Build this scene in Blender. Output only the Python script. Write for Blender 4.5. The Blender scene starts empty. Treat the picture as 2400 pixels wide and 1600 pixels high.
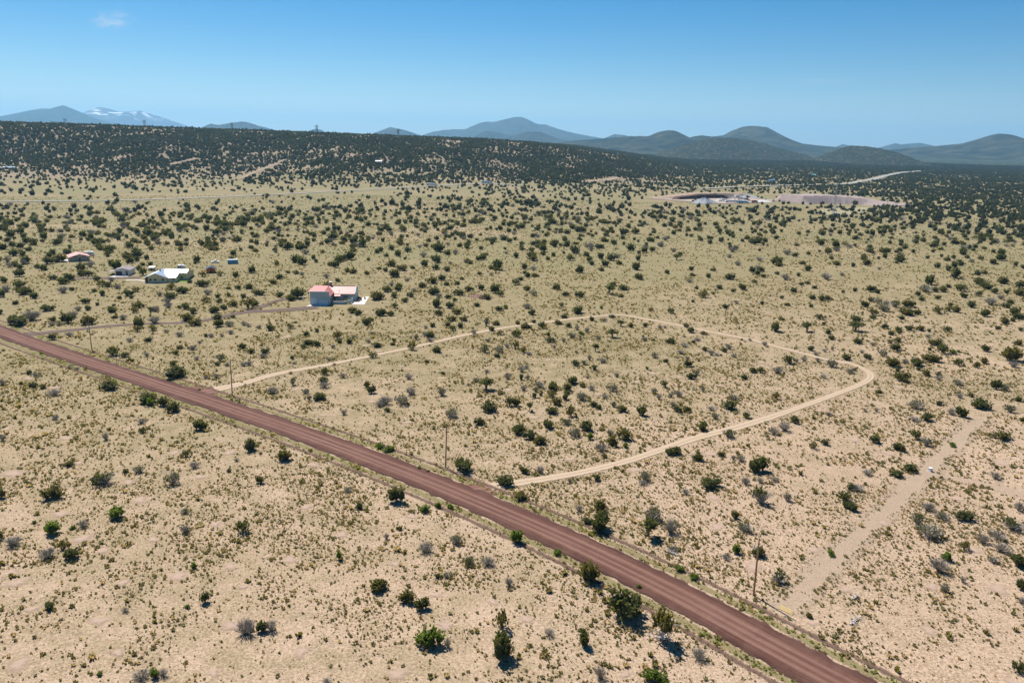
import bpy, math, random
import numpy as np
from mathutils import Vector, Matrix

# ------------------------------------------------------------------ camera, sky, sun, exposure
sc = bpy.context.scene
CAM_H, F, HORIZON, ROLL = 78.0, 1900.0, 330.0, math.radians(1.2)   # metres, focal length for a 2400 px wide frame
PITCH = math.atan((800 - HORIZON) / F)
fw = np.array([0, math.cos(PITCH), -math.sin(PITCH)])
_u0 = np.array([0, math.sin(PITCH), math.cos(PITCH)]); _r0 = np.array([1., 0, 0])
rt = _r0 * math.cos(ROLL) + _u0 * math.sin(ROLL)
up = _u0 * math.cos(ROLL) - _r0 * math.sin(ROLL)
cd = bpy.data.cameras.new('camera'); cam = bpy.data.objects.new('camera', cd)
sc.collection.objects.link(cam); sc.camera = cam
cd.sensor_width = 36; cd.lens = 36 * F / 2400; cd.clip_start = 0.5; cd.clip_end = 200000
m = Matrix((tuple(rt), tuple(up), tuple(-fw))).transposed().to_4x4(); m.translation = (0, 0, CAM_H)
cam.matrix_world = m

SUN_EL, SUN_AZ = math.radians(51), math.atan2(-0.545, 0.84)
sun_dir = Vector((math.sin(SUN_AZ) * math.cos(SUN_EL), math.cos(SUN_AZ) * math.cos(SUN_EL), math.sin(SUN_EL)))
sd = bpy.data.lights.new('sun', 'SUN'); sd.energy = 5.0; sd.angle = math.radians(0.53); sd.color = (1, 0.955, 0.88)
so = bpy.data.objects.new('sun', sd); sc.collection.objects.link(so)
so.rotation_euler = sun_dir.to_track_quat('Z', 'Y').to_euler(); so.location = (-300, 500, 600)

world = bpy.data.worlds.new('World'); sc.world = world; world.use_nodes = True
wt = world.node_tree; wt.nodes.clear()
sky = wt.nodes.new('ShaderNodeTexSky'); sky.sky_type = 'NISHITA'; sky.sun_disc = False
sky.sun_elevation = SUN_EL; sky.sun_rotation = SUN_AZ; sky.altitude = 1800
sky.air_density = 1.0; sky.dust_density = 0.25; sky.ozone_density = 2.0
hs = wt.nodes.new('ShaderNodeHueSaturation'); hs.inputs['Saturation'].default_value = 1.6
bg = wt.nodes.new('ShaderNodeBackground'); bg.inputs['Strength'].default_value = 0.052
wo = wt.nodes.new('ShaderNodeOutputWorld')
wt.links.new(sky.outputs[0], hs.inputs['Color'])
sc.view_settings.view_transform = 'Standard'; sc.view_settings.look = 'None'
sc.view_settings.exposure = 0.78; sc.view_settings.gamma = 1
HAZE_DENSITY, HAZE_COLOR = 4.2e-5, (0.34, 0.68, 1.0)

def wmath(op, a, b=None, c=None):
    n = wt.nodes.new('ShaderNodeMath'); n.operation = op
    for i, v in enumerate((a, b, c)):
        if v is None: continue
        if isinstance(v, (int, float)): n.inputs[i].default_value = v
        else: wt.links.new(v, n.inputs[i])
    return n.outputs[0]
def ray(x, y): return fw + (x - 1200) / F * rt - (y - 800) / F * up
# two thin wisps of cloud, fixed in the sky by direction
tc = wt.nodes.new('ShaderNodeTexCoord')
col_in = hs.outputs[0]
def wisp(px, py, half_w, half_h, strength, seed, tilt):
    global col_in
    d = ray(px, py); d = d / np.linalg.norm(d)
    R = np.cross(d, (0, 0, 1)); R /= np.linalg.norm(R); U = np.cross(R, d)
    R, U = R * math.cos(tilt) + U * math.sin(tilt), U * math.cos(tilt) - R * math.sin(tilt)
    def dot(v):
        n = wt.nodes.new('ShaderNodeVectorMath'); n.operation = 'DOT_PRODUCT'
        wt.links.new(tc.outputs['Generated'], n.inputs[0]); n.inputs[1].default_value = tuple(v); return n.outputs['Value']
    a, b, front = dot(R), dot(U), dot(d)
    cx = wt.nodes.new('ShaderNodeCombineXYZ')
    wt.links.new(wmath('MULTIPLY', a, 1 / half_w), cx.inputs[0]); wt.links.new(wmath('MULTIPLY', b, 1 / half_h), cx.inputs[1]); cx.inputs[2].default_value = seed
    no = wt.nodes.new('ShaderNodeTexNoise'); no.inputs['Scale'].default_value = 1.6; no.inputs['Detail'].default_value = 6
    no.inputs['Roughness'].default_value = 0.62; no.inputs['Distortion'].default_value = 0.6
    wt.links.new(cx.outputs[0], no.inputs['Vector'])
    r2 = wmath('ADD', wmath('POWER', wmath('MULTIPLY', a, 1 / half_w), 2), wmath('POWER', wmath('MULTIPLY', b, 1 / half_h), 2))
    e = wmath('SUBTRACT', 1, r2)
    k = wmath('MULTIPLY', wmath('SUBTRACT', wmath('ADD', wmath('MULTIPLY', no.outputs[0], 1.7), wmath('MULTIPLY', e, 0.42)), 0.9), 1.5)
    mr = wt.nodes.new('ShaderNodeMapRange'); mr.inputs['From Min'].default_value = 0; mr.inputs['From Max'].default_value = 1
    mr.inputs['To Max'].default_value = strength; mr.clamp = True; wt.links.new(wmath('MULTIPLY', k, wmath('GREATER_THAN', front, 0.2)), mr.inputs['Value'])
    mx = wt.nodes.new('ShaderNodeMix'); mx.data_type = 'RGBA'
    wt.links.new(wmath('MULTIPLY', mr.outputs[0], wmath('MAXIMUM', wmath('MULTIPLY', e, 1), 0)), mx.inputs['Factor']); wt.links.new(col_in, mx.inputs['A'])
    mx.inputs['B'].default_value = (7.5, 8.2, 9.5, 1); col_in = mx.outputs['Result']
wisp(262, 47, 0.027, 0.011, 0.8, 3.1, 0.15)
wisp(1935, 190, 0.05, 0.006, 0.2, 8.4, 0.0)
wt.links.new(col_in, bg.inputs['Color']); wt.links.new(bg.outputs[0], wo.inputs['Surface'])

# ------------------------------------------------------------------ small library
COL = sc.collection
rng = random.Random(7); nrng = np.random.default_rng(11)
def tag(o, label=None, cat=None, group=None, kind=None):
    if label: o['label'] = label
    if cat: o['category'] = cat
    if group: o['group'] = group
    if kind: o['kind'] = kind
    return o
def mesh_obj(name, verts, faces, mat=None, parent=None, smooth=False):
    me = bpy.data.meshes.new(name)
    me.from_pydata([tuple(v) for v in verts], [], faces)
    if smooth: me.polygons.foreach_set('use_smooth', [True] * len(me.polygons))
    if mat: me.materials.append(mat)
    o = bpy.data.objects.new(name, me); COL.objects.link(o)
    if parent: o.parent = parent
    return o
def empty(name, loc, rz=0):
    o = bpy.data.objects.new(name, None); COL.objects.link(o); o.empty_display_size = 0.5
    o.location = loc; o.rotation_euler = (0, 0, rz); return o
class MB:
    def __init__(s): s.v, s.f = [], []
    def add(s, vs, fs):
        b = len(s.v); s.v += [tuple(v) for v in vs]; s.f += [tuple(b + i for i in q) for q in fs]; return s
    def box(s, x0, x1, y0, y1, z0, z1):
        return s.add([(x0,y0,z0),(x1,y0,z0),(x1,y1,z0),(x0,y1,z0),(x0,y0,z1),(x1,y0,z1),(x1,y1,z1),(x0,y1,z1)],
                     [(0,3,2,1),(4,5,6,7),(0,1,5,4),(1,2,6,5),(2,3,7,6),(3,0,4,7)])
    def slab(s, pts, t):                      # a polygon thickened downwards along z
        n = len(pts); lo = [(p[0], p[1], p[2] - t) for p in pts]
        return s.add(list(pts) + lo, [tuple(range(n)), tuple(range(2*n-1, n-1, -1))] + [(i, n+i, n+(i+1)%n, (i+1)%n) for i in range(n)])
    def prism_y(s, prof, y0, y1):             # xz outline (counter-clockwise seen from -y) pushed along y
        n = len(prof)
        return s.add([(x, y0, z) for x, z in prof] + [(x, y1, z) for x, z in prof],
                     [tuple(range(n)), tuple(range(2*n-1, n-1, -1))] + [(i, n+i, n+(i+1)%n, (i+1)%n) for i in range(n)])
    def prism_x(s, prof, x0, x1):
        n = len(prof)
        return s.add([(x0, y, z) for y, z in prof] + [(x1, y, z) for y, z in prof],
                     [tuple(range(n-1, -1, -1)), tuple(range(n, 2*n))] + [(i, (i+1)%n, n+(i+1)%n, n+i) for i in range(n)])
    def tube(s, pts, radii, n=6, cap=True):
        pts = [Vector(p) for p in pts]; b = len(s.v); k = len(pts)
        for i, p in enumerate(pts):
            d = (pts[min(i+1, k-1)] - pts[max(i-1, 0)]).normalized()
            a = d.orthogonal().normalized(); c = d.cross(a)
            for j in range(n):
                t = 2 * math.pi * j / n
                s.v.append(tuple(p + (a * math.cos(t) + c * math.sin(t)) * radii[i]))
        for i in range(k - 1):
            for j in range(n):
                s.f.append((b+i*n+j, b+i*n+(j+1)%n, b+(i+1)*n+(j+1)%n, b+(i+1)*n+j))
        if cap: s.f += [tuple(b + j for j in range(n-1, -1, -1)), tuple(b + (k-1)*n + j for j in range(n))]
        return s
    def build(s, name, mat, parent=None, smooth=False): return mesh_obj(name, s.v, s.f, mat, parent, smooth)

# procedural materials
class NT:
    def __init__(s, name):
        s.m = bpy.data.materials.new(name); s.m.use_nodes = True; s.t = s.m.node_tree
        s.b = s.t.nodes['Principled BSDF']; s.o = s.t.nodes['Material Output']
        s.b.inputs['Specular IOR Level'].default_value = 0.2
    def n(s, ty, **kw):
        n = s.t.nodes.new(ty)
        for k, v in kw.items():
            if k in n.inputs.keys(): s.put(v, n.inputs[k])
            else: setattr(n, k, v)
        return n
    def put(s, v, sock):
        if isinstance(v, bpy.types.NodeSocket): s.t.links.new(v, sock)
        else: sock.default_value = (*v, 1) if isinstance(v, tuple) and len(v) == 3 and sock.type == 'RGBA' else v
    def math(s, op, a, b=0.0, c=0.0, clamp=False):
        n = s.t.nodes.new('ShaderNodeMath'); n.operation = op; n.use_clamp = clamp
        for i, v in enumerate((a, b, c)): s.put(v, n.inputs[i])
        return n.outputs[0]
    def noise(s, scale, detail=3.0, rough=0.55, vec=None, dist=0.0):
        n = s.n('ShaderNodeTexNoise'); n.inputs['Scale'].default_value = scale; n.inputs['Detail'].default_value = detail
        n.inputs['Roughness'].default_value = rough; n.inputs['Distortion'].default_value = dist
        s.put(vec if vec is not None else s.pos(), n.inputs['Vector']); return n.outputs[0]
    def pos(s):
        if not hasattr(s, '_p'): s._p = s.n('ShaderNodeNewGeometry').outputs['Position']
        return s._p
    def rng(s, v, a, b, c=0.0, d=1.0):
        n = s.n('ShaderNodeMapRange'); n.clamp = True
        for k, x in zip(('Value', 'From Min', 'From Max', 'To Min', 'To Max'), (v, a, b, c, d)): s.put(x, n.inputs[k])
        return n.outputs[0]
    def mix(s, f, a, b, mode='MIX'):
        n = s.n('ShaderNodeMix'); n.data_type = 'RGBA'; n.blend_type = mode
        s.put(f, n.inputs[0]); s.put(a, n.inputs[6]); s.put(b, n.inputs[7]); return n.outputs[2]
    def attr(s, name, out='Fac'):
        n = s.n('ShaderNodeAttribute'); n.attribute_name = name; return n.outputs[out]
    def bump(s, h, strength, dist):
        n = s.n('ShaderNodeBump'); n.inputs['Strength'].default_value = strength; n.inputs['Distance'].default_value = dist
        s.put(h, n.inputs['Height']); s.put(n.outputs[0], s.b.inputs['Normal'])
    def alpha(s, a): s.put(a, s.b.inputs['Alpha'])
    def color(s, c): s.put(c, s.b.inputs['Base Color'])
    def rough(s, v): s.put(v, s.b.inputs['Roughness'])
MATS = {}
def plain(name, col, rough=0.7, metal=0.0, var=0.18, scale=3.0, spec=0.3):
    if name in MATS: return MATS[name]
    t = NT(name); n = t.noise(scale, 5, 0.6, vec=t.n('ShaderNodeTexCoord').outputs['Object'])
    t.color(t.mix(t.rng(n, 0.3, 0.7), tuple(c * (1 - var) for c in col), tuple(min(1, c * (1 + var)) for c in col)))
    t.rough(t.rng(n, 0.2, 0.8, max(0.02, rough - 0.06), min(1, rough + 0.06))); t.b.inputs['Metallic'].default_value = metal
    t.b.inputs['Specular IOR Level'].default_value = spec
    MATS[name] = t.m; return t.m

# value noise for terrain
def vnoise(x, y, seed=0):
    x = np.asarray(x, float); y = np.asarray(y, float)
    xi = np.floor(x).astype(np.int64); yi = np.floor(y).astype(np.int64); xf = x - xi; yf = y - yi
    def h(a, b):
        n = (a * 374761393 + b * 668265263 + seed * 1442695041) & 0xFFFFFFFF
        n = ((n ^ (n >> 13)) * 1274126177) & 0xFFFFFFFF
        return ((n ^ (n >> 16)) & 0xFFFF) / 65535.0
    u = xf * xf * (3 - 2 * xf); v = yf * yf * (3 - 2 * yf)
    return (h(xi, yi) * (1-u) + h(xi+1, yi) * u) * (1-v) + (h(xi, yi+1) * (1-u) + h(xi+1, yi+1) * u) * v
def fbm(x, y, oct=4, seed=0, gain=0.5):
    s = 0; a = 1; t = 0
    for i in range(oct): s = s + a * vnoise(x * 2**i, y * 2**i, seed + i); t += a; a *= gain
    return s / t
def sstep(a, b, x):
    t = np.clip((np.asarray(x, float) - a) / (b - a), 0, 1); return t * t * (3 - 2 * t)

# ------------------------------------------------------------------ terrain
# mesa: bearing (as tan of the angle off +Y), distance of its toe, distance of its rim, height of its rim
def bear(px): return (px - 1200) / 1957.0
MESA = [(-1500, 1450, 2700, 108), (-400, 1480, 2600, 101), (0, 1500, 2550, 97), (300, 1440, 2500, 94), (600, 1380, 2450, 90), (800, 1320, 2400, 85.5),
        (1000, 1270, 2380, 81.5), (1130, 1250, 2380, 79), (1230, 1270, 2400, 73), (1330, 1330, 2450, 62), (1430, 1450, 2500, 40), (1500, 1700, 2550, 22), (1560, 2000, 2600, 8), (1600, 2100, 2650, 0), (3000, 2100, 2650, 0)]
MT = np.array([bear(a[0]) for a in MESA]); M1, M2, M3 = (np.array([a[i] for a in MESA]) for i in (1, 2, 3))
def terrain(x, y):
    x = np.asarray(x, float); y = np.asarray(y, float)
    d = np.hypot(x, y); t = np.where(y > 1, x / np.maximum(y, 1), np.where(x < 0, -9, 9))
    t = t + (fbm(x / 700, y / 700, 3, 5) - 0.5) * 0.05
    toe, rim, hh = np.interp(t, MT, M1), np.interp(t, MT, M2), np.interp(t, MT, M3)
    k = np.clip((d - toe) / (rim - toe), 0, 1.0)
    gul = fbm(x / 190, y / 420, 4, 9) - 0.5
    k2 = np.clip(k + gul * 0.34 * np.sin(np.pi * k), 0, 1)
    prof = 0.30 * k2 + 0.70 * sstep(0.05, 0.9, k2)
    fall = 1 - sstep(4200, 7000, d)
    plain_z = (fbm(x / 90, y / 90, 2, 3) - 0.5) * 0.8 * sstep(60, 160, d) + (fbm(x / 420, y / 420, 2, 4) - 0.5) * 5 * sstep(700, 1500, d)
    z = plain_z * (1 - prof * (hh > 5)) + hh * prof * fall + gul * 9 * np.sin(np.pi * k) * (hh > 5)
    far = sstep(2600, 6000, d); z = z + far * (fbm(x / 1600, y / 1600, 3, 21) - 0.5) * 34
    return z
def g(px, py):
    d = ray(px, py); z = 0.0
    for _ in range(4):
        t = (z - CAM_H) / d[2]; x, y = d[0] * t, d[1] * t
        z = float(terrain(x, y)) if math.hypot(x, y) < 1100 else z
    return Vector((x, y, z))
def g0(px, py):
    d = ray(px, py); t = -CAM_H / d[2]; return (d[0] * t, d[1] * t)
def proj(x, y, z):
    vx, vy, vz = x, y, z - CAM_H
    k = vx * fw[0] + vy * fw[1] + vz * fw[2]; k = np.where(np.abs(k) < 1e-6, 1e-6, k)
    return 1200 + F * (vx*rt[0] + vy*rt[1] + vz*rt[2]) / k, 800 - F * (vx*up[0] + vy*up[1] + vz*up[2]) / k, k

# ground sheet
ang = np.radians(np.concatenate([np.arange(-44, 44.01, 0.2), np.arange(48, 316, 6.0)]))
rad = np.concatenate([[0.01, 20, 45], np.arange(62, 420, 3.0), np.geomspace(420, 4200, 210)[0:], np.geomspace(4300, 40000, 46)])
A, R = np.meshgrid(ang, rad); GX, GY = (R * np.sin(A)).ravel(), (R * np.cos(A)).ravel(); GZ = terrain(GX, GY)
na, nr = len(ang), len(rad); ii, jj = np.meshgrid(np.arange(nr - 1), np.arange(na), indexing='ij')
j2 = (jj + 1) % na
q = np.stack([ii*na+jj, ii*na+j2, (ii+1)*na+j2, (ii+1)*na+jj], -1).reshape(-1, 4)[:, ::-1]
me = bpy.data.meshes.new('ground')
me.vertices.add(len(GX)); me.vertices.foreach_set('co', np.stack([GX, GY, GZ], -1).ravel())
me.loops.add(q.size); me.loops.foreach_set('vertex_index', q.ravel().astype(np.int32))
me.polygons.add(len(q)); me.polygons.foreach_set('loop_start', np.arange(0, q.size, 4, dtype=np.int32)); me.polygons.foreach_set('loop_total', np.full(len(q), 4, np.int32))
me.polygons.foreach_set('use_smooth', np.ones(len(q), bool)); me.update(); me.validate()
GD = np.hypot(GX, GY)
grassy = 0.06 + 0.40 * sstep(150, 330, GD) + 0.42 * sstep(330, 620, GD) - 0.28 * sstep(0.05, 0.45, GX / np.maximum(GY, 1)) * (1 - sstep(500, 800, GD))
hillz = np.interp(GX / np.maximum(GY, 1), MT, M3) * sstep(1450, 1800, GD)
def addattr(me, name, arr):
    a = me.attributes.new(name, 'FLOAT', 'POINT'); a.data.foreach_set('value', np.asarray(arr, np.float32))
addattr(me, 'grassy', grassy); addattr(me, 'forest', sstep(2300, 4200, GD)); addattr(me, 'hill', np.clip(hillz / 40, 0, 1))
t = NT('ground_soil_and_grass')
n_big, n_mid, n_fine = t.noise(0.018, 4, 0.6), t.noise(0.16, 5, 0.65), t.noise(1.5, 6, 0.72)
mixf = t.math('ADD', t.math('ADD', t.math('MULTIPLY', n_fine, 0.95), t.math('MULTIPLY', n_mid, 0.75)), t.math('MULTIPLY', n_big, 0.55))
gf = t.rng(t.math('ADD', mixf, t.math('MULTIPLY', t.attr('grassy'), 0.85)), 1.06, 1.56)
sand = t.mix(t.rng(n_big, 0.35, 0.65), (0.475, 0.345, 0.25), (0.425, 0.31, 0.22))
grass = t.mix(t.rng(n_mid, 0.3, 0.7), (0.275, 0.228, 0.122), (0.215, 0.19, 0.10))
c = t.mix(gf, sand, grass)
mott = t.rng(t.noise(2.3, 6, 0.8), 0.45, 0.56)
c = t.mix(t.math('MULTIPLY', mott, t.rng(n_mid, 0.25, 0.6, 0.4, 0.85)), c, (0.19, 0.135, 0.078))
mp = t.n('ShaderNodeMapping'); mp.inputs['Scale'].default_value = (0.006, 0.012, 0.01); t.put(t.pos(), mp.inputs['Vector'])
broad = t.noise(1.0, 5, 0.65, vec=mp.outputs[0])
c = t.mix(t.math('MULTIPLY', t.rng(broad, 0.42, 0.62), t.rng(t.attr('grassy'), 0.5, 0.9, 0.0, 0.55)), c, (0.18, 0.175, 0.085))
c = t.mix(t.math('MULTIPLY', t.rng(broad, 0.46, 0.34), t.rng(t.attr('grassy'), 0.5, 0.9, 0.0, 0.5)), c, (0.34, 0.26, 0.17))
vo = t.n('ShaderNodeTexVoronoi'); vo.inputs['Scale'].default_value = 2.2; t.put(t.pos(), vo.inputs['Vector'])
spk = t.math('MULTIPLY', t.rng(vo.outputs['Distance'], 0.12, 0.32, 1, 0), t.rng(t.noise(0.5, 4, 0.7), 0.36, 0.56))
c = t.mix(t.math('MULTIPLY', spk, 0.85), c, (0.11, 0.092, 0.048))
c = t.mix(t.math('MULTIPLY', t.attr('hill'), t.rng(t.noise(0.02, 5, 0.7), 0.35, 0.6, 0.25, 0.9)), c, (0.25, 0.19, 0.135))
ff = t.math('MULTIPLY', t.attr('forest'), t.rng(t.noise(0.011, 6, 0.75), 0.36, 0.44))
c = t.mix(ff, c, t.mix(t.noise(0.03, 4, 0.7), (0.02, 0.03, 0.018), (0.04, 0.055, 0.03)))
t.color(c); t.rough(0.95); t.b.inputs['Specular IOR Level'].default_value = 0.05
t.bump(t.math('ADD', t.math('MULTIPLY', n_fine, 0.5), n_mid), 0.55, 0.35)
me.materials.append(t.m)
ground = bpy.data.objects.new('ground', me); COL.objects.link(ground); tag(ground, kind='structure')

# ------------------------------------------------------------------ hills and mountains on the skyline
def rock_mat(name, dark, light, lo, hi, scale, snow=False):
    t = NT(name); n = t.noise(scale, 7, 0.72); c = t.mix(t.rng(n, lo, hi), dark, light)
    if snow:
        z = t.n('ShaderNodeSeparateXYZ'); t.put(t.pos(), z.inputs[0])
        s = t.math('MULTIPLY', t.rng(t.noise(0.0034, 4, 0.6), 0.54, 0.58), t.rng(z.outputs[2], 420, 600))
        c = t.mix(s, c, (0.86, 0.88, 0.92))
    t.color(c); t.rough(1.0); t.b.inputs['Specular IOR Level'].default_value = 0.0; t.bump(n, 0.8, 0.25 / scale * 0.2); return t.m
HM = {'forest': rock_mat('wooded_slope', (0.014, 0.022, 0.016), (0.075, 0.075, 0.048), 0.42, 0.66, 0.006),
      'speckle': rock_mat('wooded_slope_with_clearings', (0.022, 0.03, 0.02), (0.17, 0.145, 0.10), 0.55, 0.61, 0.06),
      'snow': rock_mat('snow_patched_slope', (0.05, 0.055, 0.06), (0.11, 0.10, 0.10), 0.4, 0.7, 0.0012, True)}
def mountain(name, D, pts, ox, oy, sx, mat, depth, seed, rough=0.13):
    # skyline points -> heights over the plain at distance D (along +Y); the flanks fall off in front and behind
    P = []
    for zx, zy in pts:
        d = ray(ox + zx * sx, oy + zy * sx); k = D / d[1]; P.append((d[0] * k, CAM_H + d[2] * k))
    P.sort(); xs = np.array([p[0] for p in P]); zs = np.array([max(p[1], 2) for p in P]); w = xs[-1] - xs[0]
    xs = np.concatenate([[xs[0] - 0.35 * zs[0] * 4 - 0.02 * w], xs, [xs[-1] + 0.35 * zs[-1] * 4 + 0.02 * w]]); zs = np.concatenate([[-12], zs, [-12]])
    nu, nv = 150, 64
    U = np.linspace(xs[0], xs[-1], nu); V = np.linspace(-1, 1, nv)
    prof = np.interp(U, xs, zs); ker = np.ones(3) / 3; prof = np.convolve(np.pad(prof, 1, 'edge'), ker, 'valid')
    X, VV = np.meshgrid(U, V)
    ridge = 0.12 * np.sin(X / w * 7 + seed)                       # the crest wanders in depth
    vv = np.clip(np.abs(VV - ridge * (1 - VV**2)), 0, 1)
    fall = (1 - vv) ** 1.25 * (1 + 0.25 * vv)
    gull = (fbm(X / (depth * 0.22) + seed * 7.3, VV * 2.0 + seed, 5, seed, 0.55) - 0.5)
    Z = np.maximum(prof, -12)[None, :] * fall + gull * rough * 4.2 * prof.max() * fall * (1 - fall) * 2 - 12 * (1 - fall)
    Y = D + VV * depth
    vs = np.stack([X.ravel(), Y.ravel(), Z.ravel()], -1)
    fs = [(i*nu+j, i*nu+j+1, (i+1)*nu+j+1, (i+1)*nu+j) for i in range(nv-1) for j in range(nu-1)]
    o = mesh_obj(name, vs, fs, HM[mat], None, True); tag(o, kind='structure'); return o
S8 = 800 / 2352
Q1, Q2, Q3 = (0, 200, S8), (800, 200, S8), (1600, 200, S8)
mountain('mountain', 19000, [(-420,300),(-200,262),(0,207),(60,190),(130,175),(240,156),(330,160),(400,158),(440,146),(465,138),(500,150),(560,178),(640,215),(720,240),(800,258),(900,285)], *Q1, 'forest', 3500, 1)
mountain('mountain', 27000, [(420,290),(560,190),(640,165),(685,150),(740,155),(790,163),(860,182),(920,185),(990,176),(1050,200),(1110,225),(1180,255),(1260,290)], *Q1, 'snow', 4200, 2, 0.08)
mountain('hill', 11000, [(330,275),(360,255),(400,249),(470,253),(540,280)], *Q1, 'forest', 900, 3)
mountain('hill', 11500, [(720,285),(760,266),(800,261),(880,285)], *Q1, 'forest', 900, 4)
mountain('hill', 13000, [(1400,315),(1437,285),(1480,265),(1520,275),(1590,258),(1650,247),(1700,258),(1760,278),(1850,295),(1980,325)], *Q1, 'forest', 1500, 5)
mountain('hill', 14000, [(2110,330),(2150,308),(2180,299),(2215,310),(2250,330)], *Q1, 'forest', 600, 6)
mountain('hill', 13500, [(190,350),(215,330),(275,306),(335,288),(390,297),(440,308),(510,332),(560,350)], *Q2, 'forest', 1300, 7)
mountain('mountain', 18000, [(520,365),(600,335),(650,318),(720,308),(790,302),(850,304),(900,280),(970,250),(1060,247),(1130,230),(1190,215),(1240,214),(1290,232),(1350,265),(1410,268),(1460,288),(1520,308),(1600,330),(1700,350),(1800,368),(1950,395)], *Q2, 'forest', 3200, 8)
mountain('hill', 13000, [(900,365),(930,345),(1000,315),(1060,320),(1170,348),(1230,370)], *Q2, 'forest', 1200, 9)
mountain('hill', 11500, [(1130,375),(1180,348),(1270,320),(1370,320),(1440,345),(1510,370),(1600,385)], *Q2, 'forest', 1200, 10)
mountain('hill', 14500, [(1760,395),(1800,370),(1890,335),(1950,343),(1990,355),(2060,380)], *Q2, 'forest', 1000, 11)
mountain('hill', 7600, [(1480,400),(1600,380),(1700,375),(1850,362),(1990,350),(2100,350),(2140,332),(2180,318),(2230,310),(2280,315),(2330,338),(2380,362),(2420,352),(2480,344),(2560,352),(2700,380),(2800,410)], *Q2, 'forest', 1500, 12)
mountain('hill', 9200, [(120,390),(200,352),(265,345),(320,310),(380,288),(430,281),(500,284),(560,290),(620,318),(690,350),(760,375),(850,400),(1000,418),(1150,432)], *Q3, 'forest', 1700, 13, 0.08)
mountain('hill', 5200, [(-140,460),(0,405),(100,380),(200,361),(330,361),(470,375),(600,402),(700,438),(800,470)], *Q3, 'speckle', 700, 14)
mountain('hill', 4600, [(980,480),(1040,446),(1120,428),(1190,415),(1290,420),(1360,435),(1450,465),(1520,490)], *Q3, 'speckle', 520, 15)
mountain('hill', 15500, [(1030,440),(1060,420),(1115,405),(1180,420),(1230,440)], *Q3, 'forest', 800, 16)
mountain('hill', 15500, [(1330,446),(1360,432),(1480,398),(1530,408),(1640,396),(1720,420),(1790,440)], *Q3, 'forest', 1300, 17)
mountain('hill', 8200, [(1450,450),(1600,434),(1740,422),(1900,400),(1990,372),(2050,345),(2110,332),(2220,343),(2290,368),(2352,395),(2500,425),(2700,450)], *Q3, 'forest', 1500, 18, 0.08)

# the air
hz = MB().box(-44000, 44000, -44000, 44000, -60, 1150).build('haze', None); tag(hz, kind='stuff')
hm = bpy.data.materials.new('haze_air'); hm.use_nodes = True; ht = hm.node_tree; ht.nodes.clear()
pv = ht.nodes.new('ShaderNodeVolumePrincipled'); pv.inputs['Density'].default_value = HAZE_DENSITY
pv.inputs['Color'].default_value = (*HAZE_COLOR, 1); pv.inputs['Anisotropy'].default_value = 0.2
ho = ht.nodes.new('ShaderNodeOutputMaterial'); ht.links.new(pv.outputs[0], ho.inputs['Volume']); hz.data.materials.append(hm)

# ------------------------------------------------------------------ roads, tracks and bare ground (sheets laid over the ground)
def smooth_line(pts, step):
    pts = [Vector((p[0], p[1], 0)) for p in pts]; out = []
    for i in range(len(pts) - 1):
        p0, p1, p2, p3 = pts[max(i-1, 0)], pts[i], pts[i+1], pts[min(i+2, len(pts)-1)]
        n = max(2, int((p2 - p1).length / step))
        for k in range(n):
            t = k / n
            out.append(0.5 * ((2*p1) + (p2-p0)*t + (2*p0-5*p1+4*p2-p3)*t*t + (3*p1-p0-3*p2+p3)*t**3))
    return out + [pts[-1]]
def ribbon(name, pts, width, mat, step=2.0, lift=0.06, crown=0.0, cross=8, ragged=0.0, offset=0.0, widths=None):
    L = smooth_line(pts, step); n = len(L); s = 0; vs, uv = [], []
    for i, p in enumerate(L):
        d = (L[min(i+1, n-1)] - L[max(i-1, 0)]).normalized(); nr = Vector((-d.y, d.x, 0))
        if i: s += (p - L[i-1]).length
        w = width if widths is None else float(np.interp(i / (n-1), np.linspace(0, 1, len(widths)), widths))
        for j in range(cross + 1):
            u = j / cross; off = (u - 0.5) * w + offset
            if j in (0, cross): off += rng.uniform(-ragged, ragged)
            q = p + nr * off
            vs.append((q.x, q.y, (1 - (2*u-1)**2) * crown)); uv.append((u, s, w))
    V = np.array(vs); V[:, 2] += terrain(V[:, 0], V[:, 1]) + lift
    fs = [(i*(cross+1)+j, i*(cross+1)+j+1, (i+1)*(cross+1)+j+1, (i+1)*(cross+1)+j) for i in range(n-1) for j in range(cross)]
    fs = [f[::-1] for f in fs]
    o = mesh_obj(name, V, fs, mat, None, True)
    a = o.data.attributes.new('across', 'FLOAT', 'POINT'); a.data.foreach_set('value', [x[0] for x in uv])
    a = o.data.attributes.new('along', 'FLOAT', 'POINT'); a.data.foreach_set('value', [x[1] for x in uv])
    return tag(o, kind='structure')
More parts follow.
